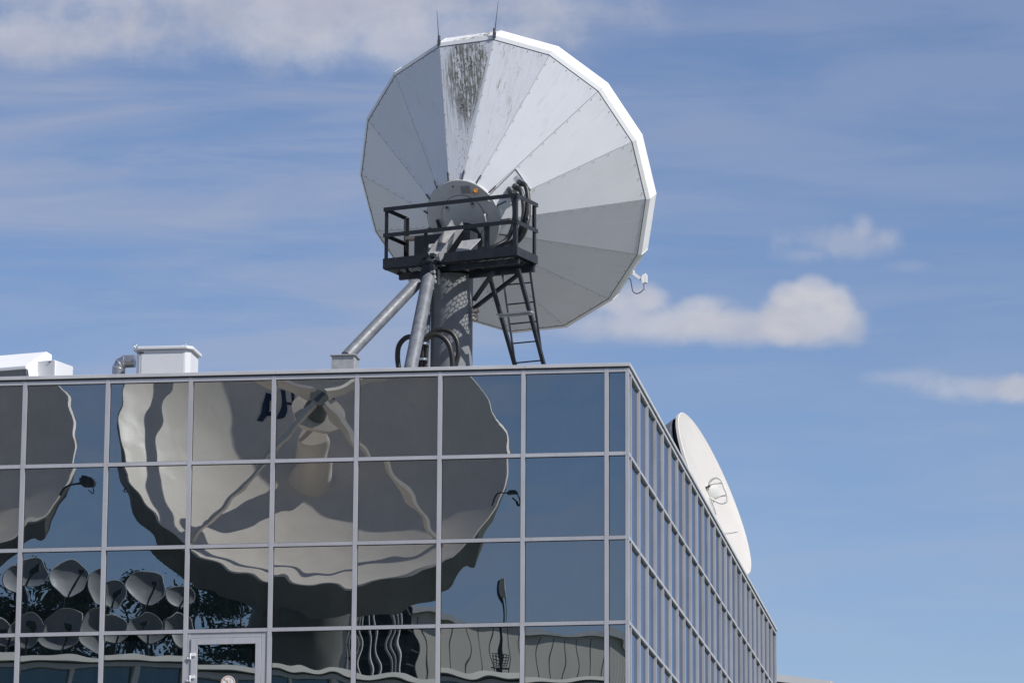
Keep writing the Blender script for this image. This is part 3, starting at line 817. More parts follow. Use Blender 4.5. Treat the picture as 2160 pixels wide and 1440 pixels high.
# expanded metal floor: hexagonal mesh of thin bars
m = MB()
cu, cv, bw = .098, .058, .008
nu, nv = int((UR - UL) / (cu * .75)) + 1, int((VB - VF) / cv) + 1
seen = set()
def key(p): return (round(p[0], 4), round(p[1], 4))
for i in range(nu + 1):
    for j in range(nv + 1):
        u, v = UL + i * cu * .75, VF + j * cv + (cv / 2 if i % 2 else 0)
        hx = [(u + cu / 2, v), (u + cu / 4, v + cv / 2), (u - cu / 4, v + cv / 2), (u - cu / 2, v)]
        hx2 = [(u - cu / 4, v - cv / 2), (u + cu / 4, v - cv / 2)]
        ring = hx + hx2
        for a, b in zip(ring, ring[1:] + ring[:1]):
            kk_ = tuple(sorted((key(a), key(b))))
            if kk_ in seen: continue
            seen.add(kk_)
            if not all(UL - .01 <= q[0] <= UR + .01 and VF - .01 <= q[1] <= VB + .01 for q in (a, b)): continue
            m.bar(mp(a[0], a[1], ZD), mp(b[0], b[1], ZD), bw, .007)
m.build('mesh_floor', STEELD, pl)
# toe boards, joists
m = MB()
pb(m, UL - .02, -.10, VF - .012, VF, 2.345, 2.51); pb(m, .16, UR + .02, VF - .012, VF, 2.345, 2.50)
pb(m, -.10, .16, VF + .10, VF + .112, 2.345, 2.44)
pb(m, UL - .02, UL - .008, VF + .001, VB, 2.345, 2.48)
pb(m, UR + .008, UR + .02, VF + .001, VB + .02, 2.345, 2.48)
m.build('toe_board', STEELD, pl)
m = MB()
pb(m, UL, UR, VF + .02, VF + .075, 2.33, 2.40); pb(m, UL, UR, VB - .06, VB, 2.33, 2.40)
for u, w in ((UL + .14, .03), (-.1, .03), (.62, .014), (1.44, .02)): pb(m, u - w, u + w, VF + .08, VB - .065, 2.335, 2.405)
pb(m, UL + .10, .0, VF + .30, VF + .36, 2.22, 2.33); pb(m, .30, UR - .02, VF + .12, VF + .17, 2.24, 2.33); pb(m, .36, UR - .02, VB - .05, VB + .01, 2.22, 2.325)
m.build('joist', STEELD, pl)
ZR, ZM = 3.345, 2.92
def rail_part(nm, f):
    m = MB(); f(m); return m.build(nm, RAILP, pl, bevel=.002)
posts = [(UL, VF), (UR, VF), (UR, VB), (UL, VB), (-.108, VF + .02), (1.02, VF + .02)]
for u, v in posts:
    zt = ZR - .02 if v != VF + .02 else ZM
    m = MB(); d1 = RT if u < 0 else -RT; d2 = H if v < -.4 else -H
    m.angle_bar(mp(u, v, 2.33), mp(u, v, zt), .062, .008, d1, d2); m.cyl(mp(u, v, zt - .04) - H * .01, mp(u, v, zt - .04) + H * .015, .012, n=8)
    m.build('post', RAILP, pl)
for z, nm in ((ZR, 'top_rail'), (ZM, 'mid_rail')):
    m = MB()
    m.angle_bar(mp(UL - .02, VF - .012, z), mp(UR + .02, VF - .012, z), .066, .008, (0, 0, -1), H)
    m.angle_bar(mp(UR + .012, VF + .001, z - .004), mp(UR + .012, VB + .04, z - .004), .066, .008, (0, 0, -1), -RT)
    m.angle_bar(mp(UL - .012, VF + .001, z - .004), mp(UL - .012, VB + .0, z - .004), .05, .008, (0, 0, -1), RT)
    m.build(nm, RAILP, pl)
# braces to the pillar
m = MB()
m.bar(on(1000, 632, -.03), on(1040, 575, -.72), .06, .05); m.bar(on(1000, 650, .05), on(1096, 577, -.15), .06, .05)
m.build('brace', STEELD, pl)
# hanging chain on the far right post
m = MB(); c0 = on(1124, 436, -.12)
for j in range(13): c = c0 - V((0, 0, .026 * j)); m.tube([c + RT * .010, c + V((0, 0, .018)), c - RT * .010, c - V((0, 0, .018))], .0045, 5, 2, True)
tag(m.build('chain', BLACKM), 'dark safety chain hanging on the right railing post', 'chain')
# little cable and junction box under the left of the dish
m = MB(); m.box(on(880, 502, -.2), .34, .16, .05, AXM); m.tube([on(884, 510, -.2), on(878, 520, -.22), (on(890, 530, -.2))], .006, 6); m.build('junction_tray', simple('tray', (.32, .27, .22), .6), ant)

# ladder at the right end
ld = thing('ladder', mp(1.1, .4, 0), 'steep steel ladder with side rails at the right end of the platform', 'ladder')
def lv(z): return .05 + (2.25 - z) * .30
ULs = (.875, 1.36)
for u, un in zip(ULs, (.0, .0)):
    m = MB(); m.bar(mp(u, lv(2.40), 2.40), mp(u + .04, lv(-.004), -.004), .03, .075, (0, 1, 0)); m.build('stile', STEEL if u < 1 else STEELD, ld)
for j in range(8):
    z = 2.10 - .30 * j
    m = MB(); m.cyl(mp(ULs[0] + .02, lv(z), z), mp(ULs[1] + .02, lv(z), z), .012, n=8); m.build('rung', STEELD, ld, smooth=True)
for px0, px1, py0 in ((1031, 1086, 576), (1093, 1147, 567)):
    a = on(px0, py0, -.42); b = on(px1, 769, lv(.82) - .03); d = (b - a)
    b2 = b + d * (.84 / 1.4) * .55
    m = MB(); m.bar(a, V((b2.x, b2.y, max(b2.z, -.004))), .055, .055, H); m.build('side_rail', STEELD, ld)
m = MB(); a, b = on(1052, 664, -.17), on(1120, 658, -.17); m.box((a + b) / 2, (b - a).length + .04, .10, .02, ((b - a).normalized(), H, V((0, 0, 1)))); m.box((a + b) / 2 - V((0, 0, .025)), (b - a).length, .012, .04, ((b - a).normalized(), H, V((0, 0, 1))))
m.build('step', GALV, ld)

# hose loops at the foot of the pillar
def loop(name, pix, Y, r, label):
    pts = [at(*q, Y) for q in pix]
    m = MB(); m.tube(pts, r, 12, 6)
    return tag(m.build(name, HOSE, None, smooth=True), label, 'hose', 'hose loops at the foot of the pillar')
loop('cable_hose', [(872, 790), (868, 745), (882, 722), (869, 711), (855, 713), (842, 728), (838.5, 750), (841, 775), (848, 800)], 2.3, .041, 'black hose loop left of the sloping strut at the roof edge')
loop('cable_hose', [(897, 800), (893, 752), (896, 722), (908, 704), (928, 695.5), (950, 700), (963, 717), (967, 742), (962, 765), (955, 790)], 2.6, .040, 'black hose making the taller arch before the pillar foot')
loop('cable_hose', [(886, 800), (888, 740), (898, 716), (916, 706), (934, 711), (947, 727), (953, 748), (955, 775), (955, 800)], 2.35, .043, 'black hose making the lower arch before the pillar foot')
cl = thing('hose_clamp_block', at(893, 790, 2.2), 'black cable bundle held by bright clamps beside the strut foot', 'cable bundle')
m = MB()
for px, w in ((880, .035), (889, .038), (897, .034)): m.cyl(at(px + 4, 722, 2.25), at(px - 2, 800, 2.25), w, n=12)
m.build('cable_bundle', HOSE, cl, smooth=True, autosmooth=40)
m = MB()
for px, py in ((894, 725), (893, 758)): m.lathe(at(px, py, 2.23), (0.05, 0, 1), [(.062, -.018), (.066, -.012), (.066, .012), (.062, .018)], 16, caps=(True, True)); m.box(at(px + 8, py + 1, 2.2), .05, .05, .025)
m.build('clamp', CHROME, cl, smooth=True, autosmooth=30)
m = MB(); m.box(at(902, 752, 2.3), .075, .02, .36); m.cyl(at(902, 769, 2.28), at(902, 769, 2.25), .015, n=8); m.build('clamp_bracket', GALV, cl, bevel=.02)

# ------------------------------------------------------------------ roof equipment on the left
cb = at(345, 788, 2.4)
cab = thing('equipment_cabinet', (cb.x, 2.7, 0), 'white equipment cabinet with a sloping hipped lid beside a bent duct', 'cabinet')
YF = 2.4
q = lambda px, py, Y=YF: at(px, py, Y)
bx0, bx1, bz1 = q(286, 740).x, q(391, 740).x, q(340, 738).z
ch = .07
YBk = YF + .62
m = MB()
out = [(bx0, YF + ch), (bx0 + ch * .9, YF), (bx1 - .0, YF), (bx1 + ch, YF + ch), (bx1 + ch, YBk), (bx0, YBk)]
m.prism([(x, y, -.004) for x, y in out], (0, 0, bz1 + .004)); m.build('body', CABW, cab, bevel=.006)
m = MB(); m.span(bx0 + ch * .9 + .03, bx1 - .015, YF - .008, YF + .002, .04, bz1 - .055); m.build('door', CABW, cab, bevel=.004)
m = MB(); ov = .045
lo = [(bx0 - ov, YF + ch * .6), (bx0 + ch * .55, YF - ov), (bx1 + .03, YF - ov), (bx1 + ch + ov, YF + ch * .7), (bx1 + ch + ov, YBk + ov), (bx0 - ov, YBk + ov)]
m.prism([(x, y, bz1 + .004) for x, y in lo], (0, 0, .055))
m.build('lid', CABW, cab, bevel=.012)
for px in (285, 388.5):
    c = q(px, 731, YF + .05); m = MB(); m.tube([(c.x + .022 * cos(t_), c.y, bz1 + .085 + .022 * sin(t_)) for t_ in [i * pi / 4 for i in range(8)]], .007, 8, 2, True); m.cyl((c.x, c.y, bz1 + .055), (c.x, c.y, bz1 + .07), .014, n=8)
    m.build('lifting_eye', CHROME, cab, smooth=True)
# tiny dark maker's mark, too small to read: four block strokes like the photograph's
m = MB(); lx = q(290, 743.5, YF - .01)
for j, w in enumerate((.018, .022, .02, .016)): m.box((lx.x + .008 + .026 * j, YF - .0095, lx.z), w, .002, .026)
m.box((lx.x + .045, YF - .0095, lx.z - .022), .10, .002, .004)
m.build('maker_mark', HUBD, cab)
dt = thing('exhaust_duct', (q(258, 785).x, 2.9, 0), 'bent silver exhaust duct entering the left side of the white cabinet', 'duct')
YD = YF + .5
def dq(px, py): return at(px, py, YD)
path = [dq(250.5, 790) + V((0, 0, -.75)), dq(250.5, 777), dq(254.5, 768), dq(263, 762.5), dq(284, 761.5)]
path[0].x = path[1].x
m = MB(); rr = .102; m.tube(path, rr, 28, 0)
m.build('pipe', DUCT, dt, smooth=True, autosmooth=40)
m = MB()
for p, nx in zip(path[1:4], path[2:]): m.lathe(p, nx - p, [(rr * 1.01, -.012), (rr * 1.06, -.008), (rr * 1.06, .008), (rr * 1.01, .012)], 24)
m.build('joint_band', CHROME, dt, smooth=True, autosmooth=40)
# vent hood with slanted top and white boxes, turned like the antenna
VA = .27
vd, vr = V((sin(VA), cos(VA), 0)), V((cos(VA), -sin(VA), 0))
AXV = (vr, vd, V((0, 0, 1)))
VO = at(53, 771, 2.0); VO.z = 0
def vp(px, py, d): 
    r_ = ray(px, py); return CAM + r_ * ((VO + vd * d - CAM).dot(vd) / r_.dot(vd))
def vq(u, d, z): return VO + vr * u + vd * d + V((0, 0, z))
vh = thing('vent_hood', VO, 'white roof vent with a slanted hood and dark louvre opening', 'vent')
zf = vp(53, 771, 0).z
tp = vp(92, 742, .62); ut = (tp - VO).dot(vr)
sec = [(0, zf), (.62, tp.z), (.78, tp.z - .02), (.78, -.004), (.30, -.004), (.30, zf - .06), (0, zf - .05)]
m = MB(); m.prism([vq(.012, d, z) for d, z in sec], vr * -1.2); m.build('hood', WHITE, vh, bevel=.006)
m = MB(); m.prism([vq(0, .03, zf - .055), vq(.02, .20, -.004), vq(-1.19, .20, -.004), vq(-1.19, .03, zf - .055)], vd * .03); m.build('louvre', simple('louvre_grey', (.20, .21, .22), .6), vh)
m = MB(); m.prism([vq(.012, .05, zf - .05), vq(.03, .26, -.004), vq(.03, .6, -.004), vq(.03, .6, zf - .05)], vr * .008); m.build('side_flange', WHITE, vh)
b0 = vp(67, 788, .35); b1 = vp(115, 758.5, .35)
vb = thing('vent_box', (b1.x - .2, b1.y + .3, 0), 'plain white square box on the roof edge right of the slanted vent', 'box')
ub0, ub1 = (b0 - VO).dot(vr), (b1 - VO).dot(vr)
um = (ub0 + ub1) / 2
m = MB(); m.box(vq(um, .35 + .29, (b1.z - .004) / 2), ub1 - ub0, .58, b1.z + .004, AXV); m.build('casing', CABW, vb, bevel=.008)
m = MB(); m.box(vq(ub1 + .004, .37, b1.z / 2), .012, .035, b1.z - .03, AXV); m.box(vq(ub0 - .03, .38, (b1.z - .13) / 2), .05, .03, b1.z - .13, AXV); m.build('flange', WHITE, vb)
m = MB(); m.box(vq(ub1 - .08, .345, b1.z - .03), .03, .012, .015, AXV); m.build('latch', HUBD, vb)

# ------------------------------------------------------------------ dish on the right part of the roof
RY = 22.0
rc = at(1508, 1040, RY); RR = 375 / 2 / (FPX / (RY - CAM.y)) * 1.0
view = (CAM - rc).normalized()
rgt = V((1, 0, 0)); rgt = (rgt - view * rgt.dot(view)).normalized(); upv = view.cross(rgt) * 1.0
if upv.z < 0: upv = -upv
nimg = (rgt * .925 + upv * .365).normalized()
RF = (nimg * cos(.175) + view * sin(.175)).normalized()
rd = thing('satellite_dish', (rc.x - 1.0, RY, 0), 'bright white dish seen almost edge on above the right side of the roof', 'satellite dish')
a0 = (upv - RF * upv.dot(RF)).normalized()
m = MB(); m.lathe(rc, RF, [(RR, -.055), (RR, 0), (RR * .985, .012), (RR * .96, -.002), (RR * .7, -.05), (RR * .35, -.085), (.01, -.095)], 64, a0)
m.build('reflector', simple('warm_white_reflector', (.58, .55, .51), .5, 0, .02, .8, streak=.04), rd, smooth=True, autosmooth=30)
m = MB(); m.lathe(rc, RF, [(RR * .95, -.07), (RR * .93, -.13), (RR * .93, -.15), (RR * .5, -.40)], 64, a0); m.build('gap_ring', BLACKM, rd, smooth=True, autosmooth=30)
m = MB(); m.lathe(rc, RF, [(RR * .97, -.16), (RR * .97, -.22), (RR * .965, -.23), (RR * .88, -.85), (RR * .5, -1.25)], 24, a0, (False, True)); m.build('back_shell', simple('slate_back', (.17, .18, .205), .5, 0, .08), rd)
m = MB(); bb0 = rc - RF * 1.0; m.cyl((bb0.x - .2, bb0.y, -.004), (bb0.x - .2, bb0.y, bb0.z - .1), .28, n=20); m.box((bb0.x - .05, bb0.y, bb0.z), .6, .5, .5); m.build('mount', STEEL, rd)
# feed: horn with hoop rods
fc = rc + RF * .02
horn = at(1490, 1040, RY + .1)
ring_c = at(1511, 1034, RY - .2)
m = MB(); hx_ = (ring_c - horn).normalized()
m.cyl(horn - hx_ * .12, horn + hx_ * .10, .13, .13, 18); m.cyl(horn + hx_ * .10, horn + hx_ * .20, .17, .17, 18); m.cyl(horn + hx_ * .20, horn + hx_ * .23, .19, .14, 18)
m.build('feed_horn', simple('feed_grey', (.55, .55, .54), .45), rd, smooth=True, autosmooth=40)
m = MB()
cpx = [(1493, 1033), (1498, 1015), (1509, 1007), (1521, 1012), (1527, 1027), (1534, 1045), (1532, 1057), (1521, 1061), (1507, 1055), (1497, 1049)]
m.tube([at(x_, y_, RY - .25 - .02 * i) for i, (x_, y_) in enumerate(cpx)], .024, 8, 4)
for a, b in (((1499, 1022), (1526, 1019)), ((1505, 1052), (1534, 1044)), ((1527, 1019), (1535, 1046))): m.tube([at(*a, RY - .25), at((a[0] + b[0]) / 2, (a[1] + b[1]) / 2 - 1.5, RY - .3), at(*b, RY - .3)], .014, 6, 3)
m.build('feed_hoop', simple('hoop_grey', (.60, .60, .58), .45), rd, smooth=True)
m = MB(); m.bar(at(1478, 1034, RY - .2), at(1498, 1024, RY - .3), .04, .03); m.build('feed_arm', BLACKM, rd)
for i, (y0_, L0, L1) in enumerate(((955, -.1, .1),)):
    pass
m = MB(); c = rc - a0 * (RR * .47) + RF * .0
sidev = RF.cross(a0)
m.box(c - RF * .035, RR * 1.6, .012, .006, (sidev, a0, RF)); m.build('panel_seam', simple('seam_grey', (.55, .53, .52), .5), rd)

# far building at the lower right
fa = at(1630, 1421, 95); fe = at(1752, 1436, 95)
fb_ = thing('far_building', (fe.x - 6, 110, GZ), 'grey building roof with a rounded pale corner far behind the glass facade', 'building')
m = MB(); m.span(fe.x - 26, fe.x + .0, 95.0, 125, GZ, fe.z - .25); m.build('wall', FARW, fb_)
m = MB()
dd_ = (fe - fa); dd_.y = 0
m.add([(fa.x - 20, 94.8, fa.z - dd_.z / dd_.x * 20 - .28), (fe.x, 94.8, fe.z - .28), (fe.x, 94.8, fe.z), (fa.x - 20, 94.8, fa.z - dd_.z / dd_.x * 20),
       (fa.x - 20, 126, fa.z - dd_.z / dd_.x * 20 - .28), (fe.x, 126, fe.z - .28), (fe.x, 126, fe.z), (fa.x - 20, 126, fa.z - dd_.z / dd_.x * 20)],
      [(0, 1, 2, 3), (3, 2, 6, 7), (1, 5, 6, 2), (0, 3, 7, 4), (4, 7, 6, 5), (0, 4, 5, 1)])
m.cyl((fe.x, 94.9, fe.z - .30), (fe.x, 126, fe.z - .30), .29, n=20)
m.build('roof', simple('pale_fascia', (.62, .61, .62), .5, 0, .03), fb_)
m = MB(); m.add([(fa.x - 20, 94.9, fa.z - .25), (fe.x - .02, 94.9, fe.z - .28), (fe.x - .02, 94.9, GZ), (fa.x - 20, 94.9, GZ)], [(0, 1, 2, 3)]); m.build('gable', FARW, fb_)

# ================================================================== the yard in front of the facade, seen in the mirror glass
def dish_frame(az, el):
    f = V((sin(az) * cos(el), cos(az) * cos(el), sin(el))); r_ = f.cross(V((0, 0, 1))).normalized()
    return f, r_, r_.cross(f)
BD = 34.0
def big_dish(c, R, label, letters=False, drum=1.25):
    f, r_, u_ = dish_frame(.30, .555)
    t = thing('earth_station_dish', (c.x, c.y - 1.5, -1.07), label, 'satellite dish', 'big cream dishes opposite the facade')
    fl = .37 * 2 * R
    dep = R * R / (4 * fl)
    prof = [(R * s_, -dep * (1 - s_ * s_)) for s_ in (.02, .15, .3, .45, .6, .72, .84, .93, .985)] + [(R, 0), (R + .03, -.02)]
    m = MB(); m.lathe(c, f, prof, 96); m.build('reflector', CREAM, t, smooth=True, autosmooth=40)
    # cladding behind the rim, underside shade put into its dark colour: sixteen sided drum and cone
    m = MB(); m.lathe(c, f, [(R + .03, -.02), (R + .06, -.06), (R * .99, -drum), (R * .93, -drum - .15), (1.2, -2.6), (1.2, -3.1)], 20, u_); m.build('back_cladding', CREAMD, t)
    # feed cone, subreflector on four struts
    vx = c - f * dep
    m = MB(); m.lathe(vx, f, [(.60, 0), (.50, .2), (.40, .6), (.33, 1.15), (.35, 1.5), (.30, 1.6)], 28, caps=(False, True)); m.build('feed_horn', CREAM, t, smooth=True, autosmooth=35)
    sc_ = vx + f * (fl * .62)
    m = MB(); m.lathe(sc_, -f, [(.62, -.25), (.60, -.15), (.5, 0), (.3, .10), (.02, .14)], 28, caps=(True, False)); m.build('subreflector', CREAM, t, smooth=True, autosmooth=35)
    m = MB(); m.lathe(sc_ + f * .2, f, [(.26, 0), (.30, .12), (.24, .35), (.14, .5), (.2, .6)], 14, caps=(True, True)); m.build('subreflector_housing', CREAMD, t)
    for a in (pi * .24, pi * .76, pi * 1.24, pi * 1.76):
        d = r_ * sin(a) + u_ * cos(a)
        foot = c + d * (R * .90) - f * (dep * (1 - .81))
        m = MB(); tip = vx + f * (fl * .84) + d * .16
        mid = (foot + tip) / 2
        side = (tip - foot).cross(d).normalized()
        m.bar(foot, tip, .09, .30 if abs(a - pi) > pi / 2 else .15, d); m.build('feed_strut', CREAM, t)
    if letters:
        # dark blue lettering fragments across the upper face, half hidden by a strut
        m = MB()
        def sp_(a, b):                        # face coordinates in metres -> point just above the dish surface
            rr_ = sqrt(a * a + b * b); return c + r_ * a + u_ * b - f * (dep * (1 - (rr_ / R) ** 2)) + f * .02
        def stroke(a0_, b0_, a1_, b1_, w):
            n = 6; L = sqrt((a1_ - a0_) ** 2 + (b1_ - b0_) ** 2); nx, ny = -(b1_ - b0_) / L * w / 2, (a1_ - a0_) / L * w / 2
            A = [sp_(a0_ + (a1_ - a0_) * i / n + nx, b0_ + (b1_ - b0_) * i / n + ny) for i in range(n + 1)]
            B = [sp_(a0_ + (a1_ - a0_) * i / n - nx, b0_ + (b1_ - b0_) * i / n - ny) for i in range(n + 1)]
            m.add(A + B, [(i, i + 1, n + 2 + i, n + 1 + i) for i in range(n)])
        for x0_, kind in ((-1.05, 'A'), (-.55, 'H'), (-.05, 'I'), (.42, 'A')):
            y0_, h_ = 1.75, .70
            if kind == 'A': stroke(x0_, y0_, x0_ + .2, y0_ + h_, .11); stroke(x0_ + .4, y0_, x0_ + .2, y0_ + h_, .11); stroke(x0_ + .08, y0_ + .22, x0_ + .32, y0_ + .22, .09)
            if kind == 'H': stroke(x0_ + .05, y0_, x0_ + .05, y0_ + h_, .11); stroke(x0_ + .33, y0_, x0_ + .33, y0_ + h_, .11); stroke(x0_ + .05, y0_ + .32, x0_ + .33, y0_ + .32, .1)
            if kind == 'I': stroke(x0_ + .12, y0_, x0_ + .12, y0_ + h_, .12)
        m.build('lettering', BLUEL, t)
    # pedestal
    base = vx - f * 2.0
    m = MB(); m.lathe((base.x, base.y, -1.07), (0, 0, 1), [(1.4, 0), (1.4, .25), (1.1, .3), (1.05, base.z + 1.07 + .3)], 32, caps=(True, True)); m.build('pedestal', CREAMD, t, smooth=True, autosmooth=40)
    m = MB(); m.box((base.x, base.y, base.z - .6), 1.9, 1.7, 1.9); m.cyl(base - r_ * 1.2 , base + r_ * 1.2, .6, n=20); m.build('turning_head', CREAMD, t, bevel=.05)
    return t
bc = refl(668, 922, BD)
BR = 407 / 87.4
big_dish(bc, BR, 'huge cream dish with a feed cone mirrored across the middle of the glass facade', True)
bc2 = refl(-262, 898, BD - 3)
big_dish(bc2, BR * .97, 'second huge cream dish mirrored at the left end of the glass facade', False, .75)

# floodlights on the rims
def lamp(a, tip, label, sc=.62):
    t = thing('floodlight', a, label, 'lamp', 'floodlights on the big dishes')
    a, tip = V(a), V(tip)
    m = MB(); mid = a.lerp(tip, .45) + V((0, 0, .10)); m.tube([a, a.lerp(mid, .5) + V((0, 0, .05)), mid, tip], .03 * sc, 8, 4); m.build('arm', BLACKM, t, smooth=True)
    m = MB(); d = V(((tip - a).x, (tip - a).y, 0)).normalized(); s_ = d.cross(V((0, 0, 1)))
    m.box(tip + d * .1, .42 * sc, .34 * sc, .16 * sc, (d, s_, V((0, 0, 1)))); m.box(tip + d * .1 + V((0, 0, .11 * sc)), .30 * sc, .26 * sc, .08 * sc, (d, s_, V((0, 0, 1)))); m.build('head', BLACKM, t, bevel=.02)
    m = MB(); m.tube([tip + d * .2, tip + d * .3 - V((0, 0, .3)), tip + d * .1 - V((0, 0, .15))], .015, 6, 3); m.build('cable', BLACKM, t)
lamp(refl(120, 1046, BD - 3.6), refl(166, 1016, BD - 3.6), 'dark floodlight on a curved arm beside the left mirrored dish', .8)
lamp(refl(1046, 1058, BD - 1), refl(1078, 1046, BD - 1), 'dark floodlight on the right rim of the big mirrored dish')
lamp(refl(300, 1030, BD - 1), refl(276, 1018, BD - 1), 'dark floodlight on the left rim of the big mirrored dish', .6)

# array of small offset dishes on the low roof
SD = 38.0
pxm = FPX / (SD - CAM.y)
def small_dish(px, py, wpx, hpx, label, first=[None]):
    c = refl(px, py, SD)
    jr = random.Random(int(px * 7 + py)); f, r_, u_ = dish_frame(.50 + jr.uniform(-.16, .16), .26 + jr.uniform(-.07, .07))
    t = thing('offset_dish', (c.x, c.y, -1.2), label, 'satellite dish', 'small grey dishes on the low roof')
    w, h = wpx / pxm / 2 * 1.10, hpx / pxm / 2 / .93 * 1.10
    n = 36
    m = MB(); rows = []
    for s_ in (0.0, .35, .65, .85, 1.0):
        ring = []
        for i in range(n):
            a = 2 * pi * i / n; ca, sa = cos(a), sin(a)
            k_ = (abs(ca) ** 2.4 + abs(sa) ** 2.4) ** (-1 / 2.4)      # a rounded box outline
            k_ = k_ * (1.0 - .10 * max(0, -sa) * abs(ca) * 2)
            ring.append(c + r_ * (ca * k_ * w * s_ * .92) + u_ * (sa * k_ * h * s_ * .92) - f * (.085 * w * 2 * (1 - s_ * s_)))
        rows.append(ring)
    pts = [p for rg in rows for p in rg]
    fs = [(j * n + i, j * n + (i + 1) % n, (j + 1) * n + (i + 1) % n, (j + 1) * n + i) for j in range(4) for i in range(n)]
    m.add(pts, fs); m.build('reflector', GREYDISH, t, smooth=True)
    m = MB(); m.tube(rows[-1][::2], .016, 6, 2, True); m.build('rim', simple('rim_grey', (.6, .6, .6), .5) if first[0] is None else first[0], t, smooth=True)
    if first[0] is None: first[0] = bpy.data.materials['rim_grey']
    m = MB(); low = c - u_ * h * .9; fe_ = c + f * w * 1.15 - u_ * h * .35
    m.bar(low, fe_, .05, .05); m.cyl(fe_ - f * .02, fe_ - f * .16 , .06, .045, 10); m.box(fe_ + u_ * .02, .18, .12, .10); m.build('feed_arm', BLACKM, t)
    m = MB(); bk = c - f * (w * .5) - u_ * h * .1; m.cyl((bk.x, bk.y, -1.2), (bk.x, bk.y, bk.z + .1), .06, n=10); m.bar(bk, c - f * w * .3, .12, .12); m.build('mast', STEELD, t)
row1 = [(45, 1212, 76, 54), (137, 1226, 104, 72), (222, 1249, 70, 74), (301, 1237, 94, 74), (382, 1262, 74, 60)]
row2 = [(-10, 1322, 76, 66), (52, 1326, 68, 66), (134, 1330, 92, 72), (216, 1332, 80, 70), (298, 1332, 84, 74), (376, 1344, 70, 74)]
side = ('leftmost', 'second', 'middle', 'fourth', 'rightmost')
for q_, nm in zip(row1, side): small_dish(*q_, 'small grey dish, %s from the left in the mirrored upper row' % nm)
side2 = ('first', 'second', 'third', 'fourth', 'fifth', 'last')
for q_, nm in zip(row2, side2): small_dish(*q_, 'small grey dish, %s from the left in the mirrored lower row' % nm)

# low glazed building below them
La, Lb = V((-24, -17.6, 0)), V((-3.5, -30.8, 0))
ln = (Lb - La).normalized(); nrm_ = V((-ln.y, ln.x, 0)); nrm_ = nrm_ if nrm_.y > 0 else -nrm_
LZ = -1.0
lb = thing('glazed_pavilion', (La + Lb) / 2 + V((0, 0, GZ)), 'low teal glazed building with beige roof edge mirrored along the bottom', 'building')
AXL = (ln, nrm_, V((0, 0, 1)))
Lc = (La + Lb) / 2; LL = (Lb - La).length
m = MB(); m.box(Lc - nrm_ * 8.7 + V((0, 0, (GZ + LZ - .2) / 2)), LL - .2, 17.2, LZ - .2 - GZ, AXL); m.build('core_wall', DARKIN, lb)
m = MB(); m.box(Lc - nrm_ * 8.7 + V((0, 0, LZ - .12)), LL - .3, 17, .1, AXL); m.build('roof', ROOFM, lb)
m = MB()
ends = [La, Lb]
def lp(d, z): return La + nrm_ * d + V((0, 0, z))
for z1_, z0_, d0_ in ((LZ + .02, LZ - .10, .06), (LZ - .14, LZ - .26, .02)):     # two folded sheets leaning back
    m.prism([lp(d0_ + .09, z0_), lp(d0_, z1_), lp(d0_ - .3, z1_), lp(d0_ - .3, z0_)], ln * LL)
m.build('coping', BEIGE, lb)
m = MB()
nL = int(LL / 1.12)
for i in range(nL + 1):
    p = La + ln * (LL * i / nL) + V((0, 0, (GZ + LZ - .26) / 2)); m.box(p + nrm_ * .0, .085, .12, LZ - .26 - GZ, AXL)
for r in range(1, 9): m.box(Lc + V((0, 0, LZ - .2 - r * 1.4)), LL, .10, .07, AXL)
tag(m.build('frame_grid', BEIGE, lb))
m = MB(); m.box(Lc - nrm_ * .05 + V((0, 0, (GZ + LZ - .2) / 2)), LL - .05, .02, LZ - .26 - GZ, AXL); tag(m.build('window_panes', GLASS2, lb), kind='stuff')

# panel clad hall at the right, its long wall running away to the right
CD = 44.0
ca = refl(842, 1272, CD)
hall = thing('clad_hall', (ca.x + 3, -CD - 5, GZ), 'grey panel clad hall with vertical joints mirrored at the lower right', 'building')
hd = V((cos(radians(56)), -sin(radians(56)), 0)); hn = V((sin(radians(56)), cos(radians(56)), 0)); HL = 24.0
hz0 = ca.z
AXH = (hd, hn, V((0, 0, 1)))
h0 = V((ca.x, ca.y, 0))
m = MB(); m.box(h0 + hd * HL / 2 - hn * 1.25 + V((0, 0, (GZ + hz0 - .12) / 2)), HL, 2.5, hz0 - .12 - GZ, AXH); m.build('wall', CLAD, hall)
m = MB()
for i in range(1, int(HL / .62)): m.box(h0 + hd * (i * .62) + hn * .004 + V((0, 0, (GZ + hz0 - .2) / 2)), .022, .012, hz0 - .2 - GZ, AXH)
m.build('panel_joints', CLADS, hall)
m = MB(); m.box(h0 + hd * HL / 2 - hn * 1.25 + V((0, 0, hz0 - .055)), HL + .3, 2.8, .13, AXH); m.build('coping', COPING, hall)
# stair tower between dish and hall
st = thing('stair_tower', refl(780, 1400, 40) * 1.0, 'dark stair tower with pale tubular rails mirrored left of the clad hall', 'stairs')
m = MB()
for px in (742, 750, 757, 776, 788): p = refl(px, 1300, 40); m.cyl((p.x, -40, GZ), (p.x, -40, refl(px, 1285, 40).z), .028, n=8)
for px in (812, 820, 829): p = refl(px, 1300, 39); m.cyl((p.x, -39, GZ), (p.x, -39, refl(px, 1285, 39).z), .036, n=8)
m.build('rail', GALV, st, smooth=True)
m = MB()
p0, p1 = refl(738, 1300, 41), refl(845, 1300, 41)
for j in range(40): m.span(p0.x, p1.x, -42, -41, GZ + j * .42, GZ + j * .42 + .05)
m.span(p0.x, p1.x, -42.2, -42.1, GZ, refl(780, 1276, 42).z)
m.build('steps', BLACKM, st)
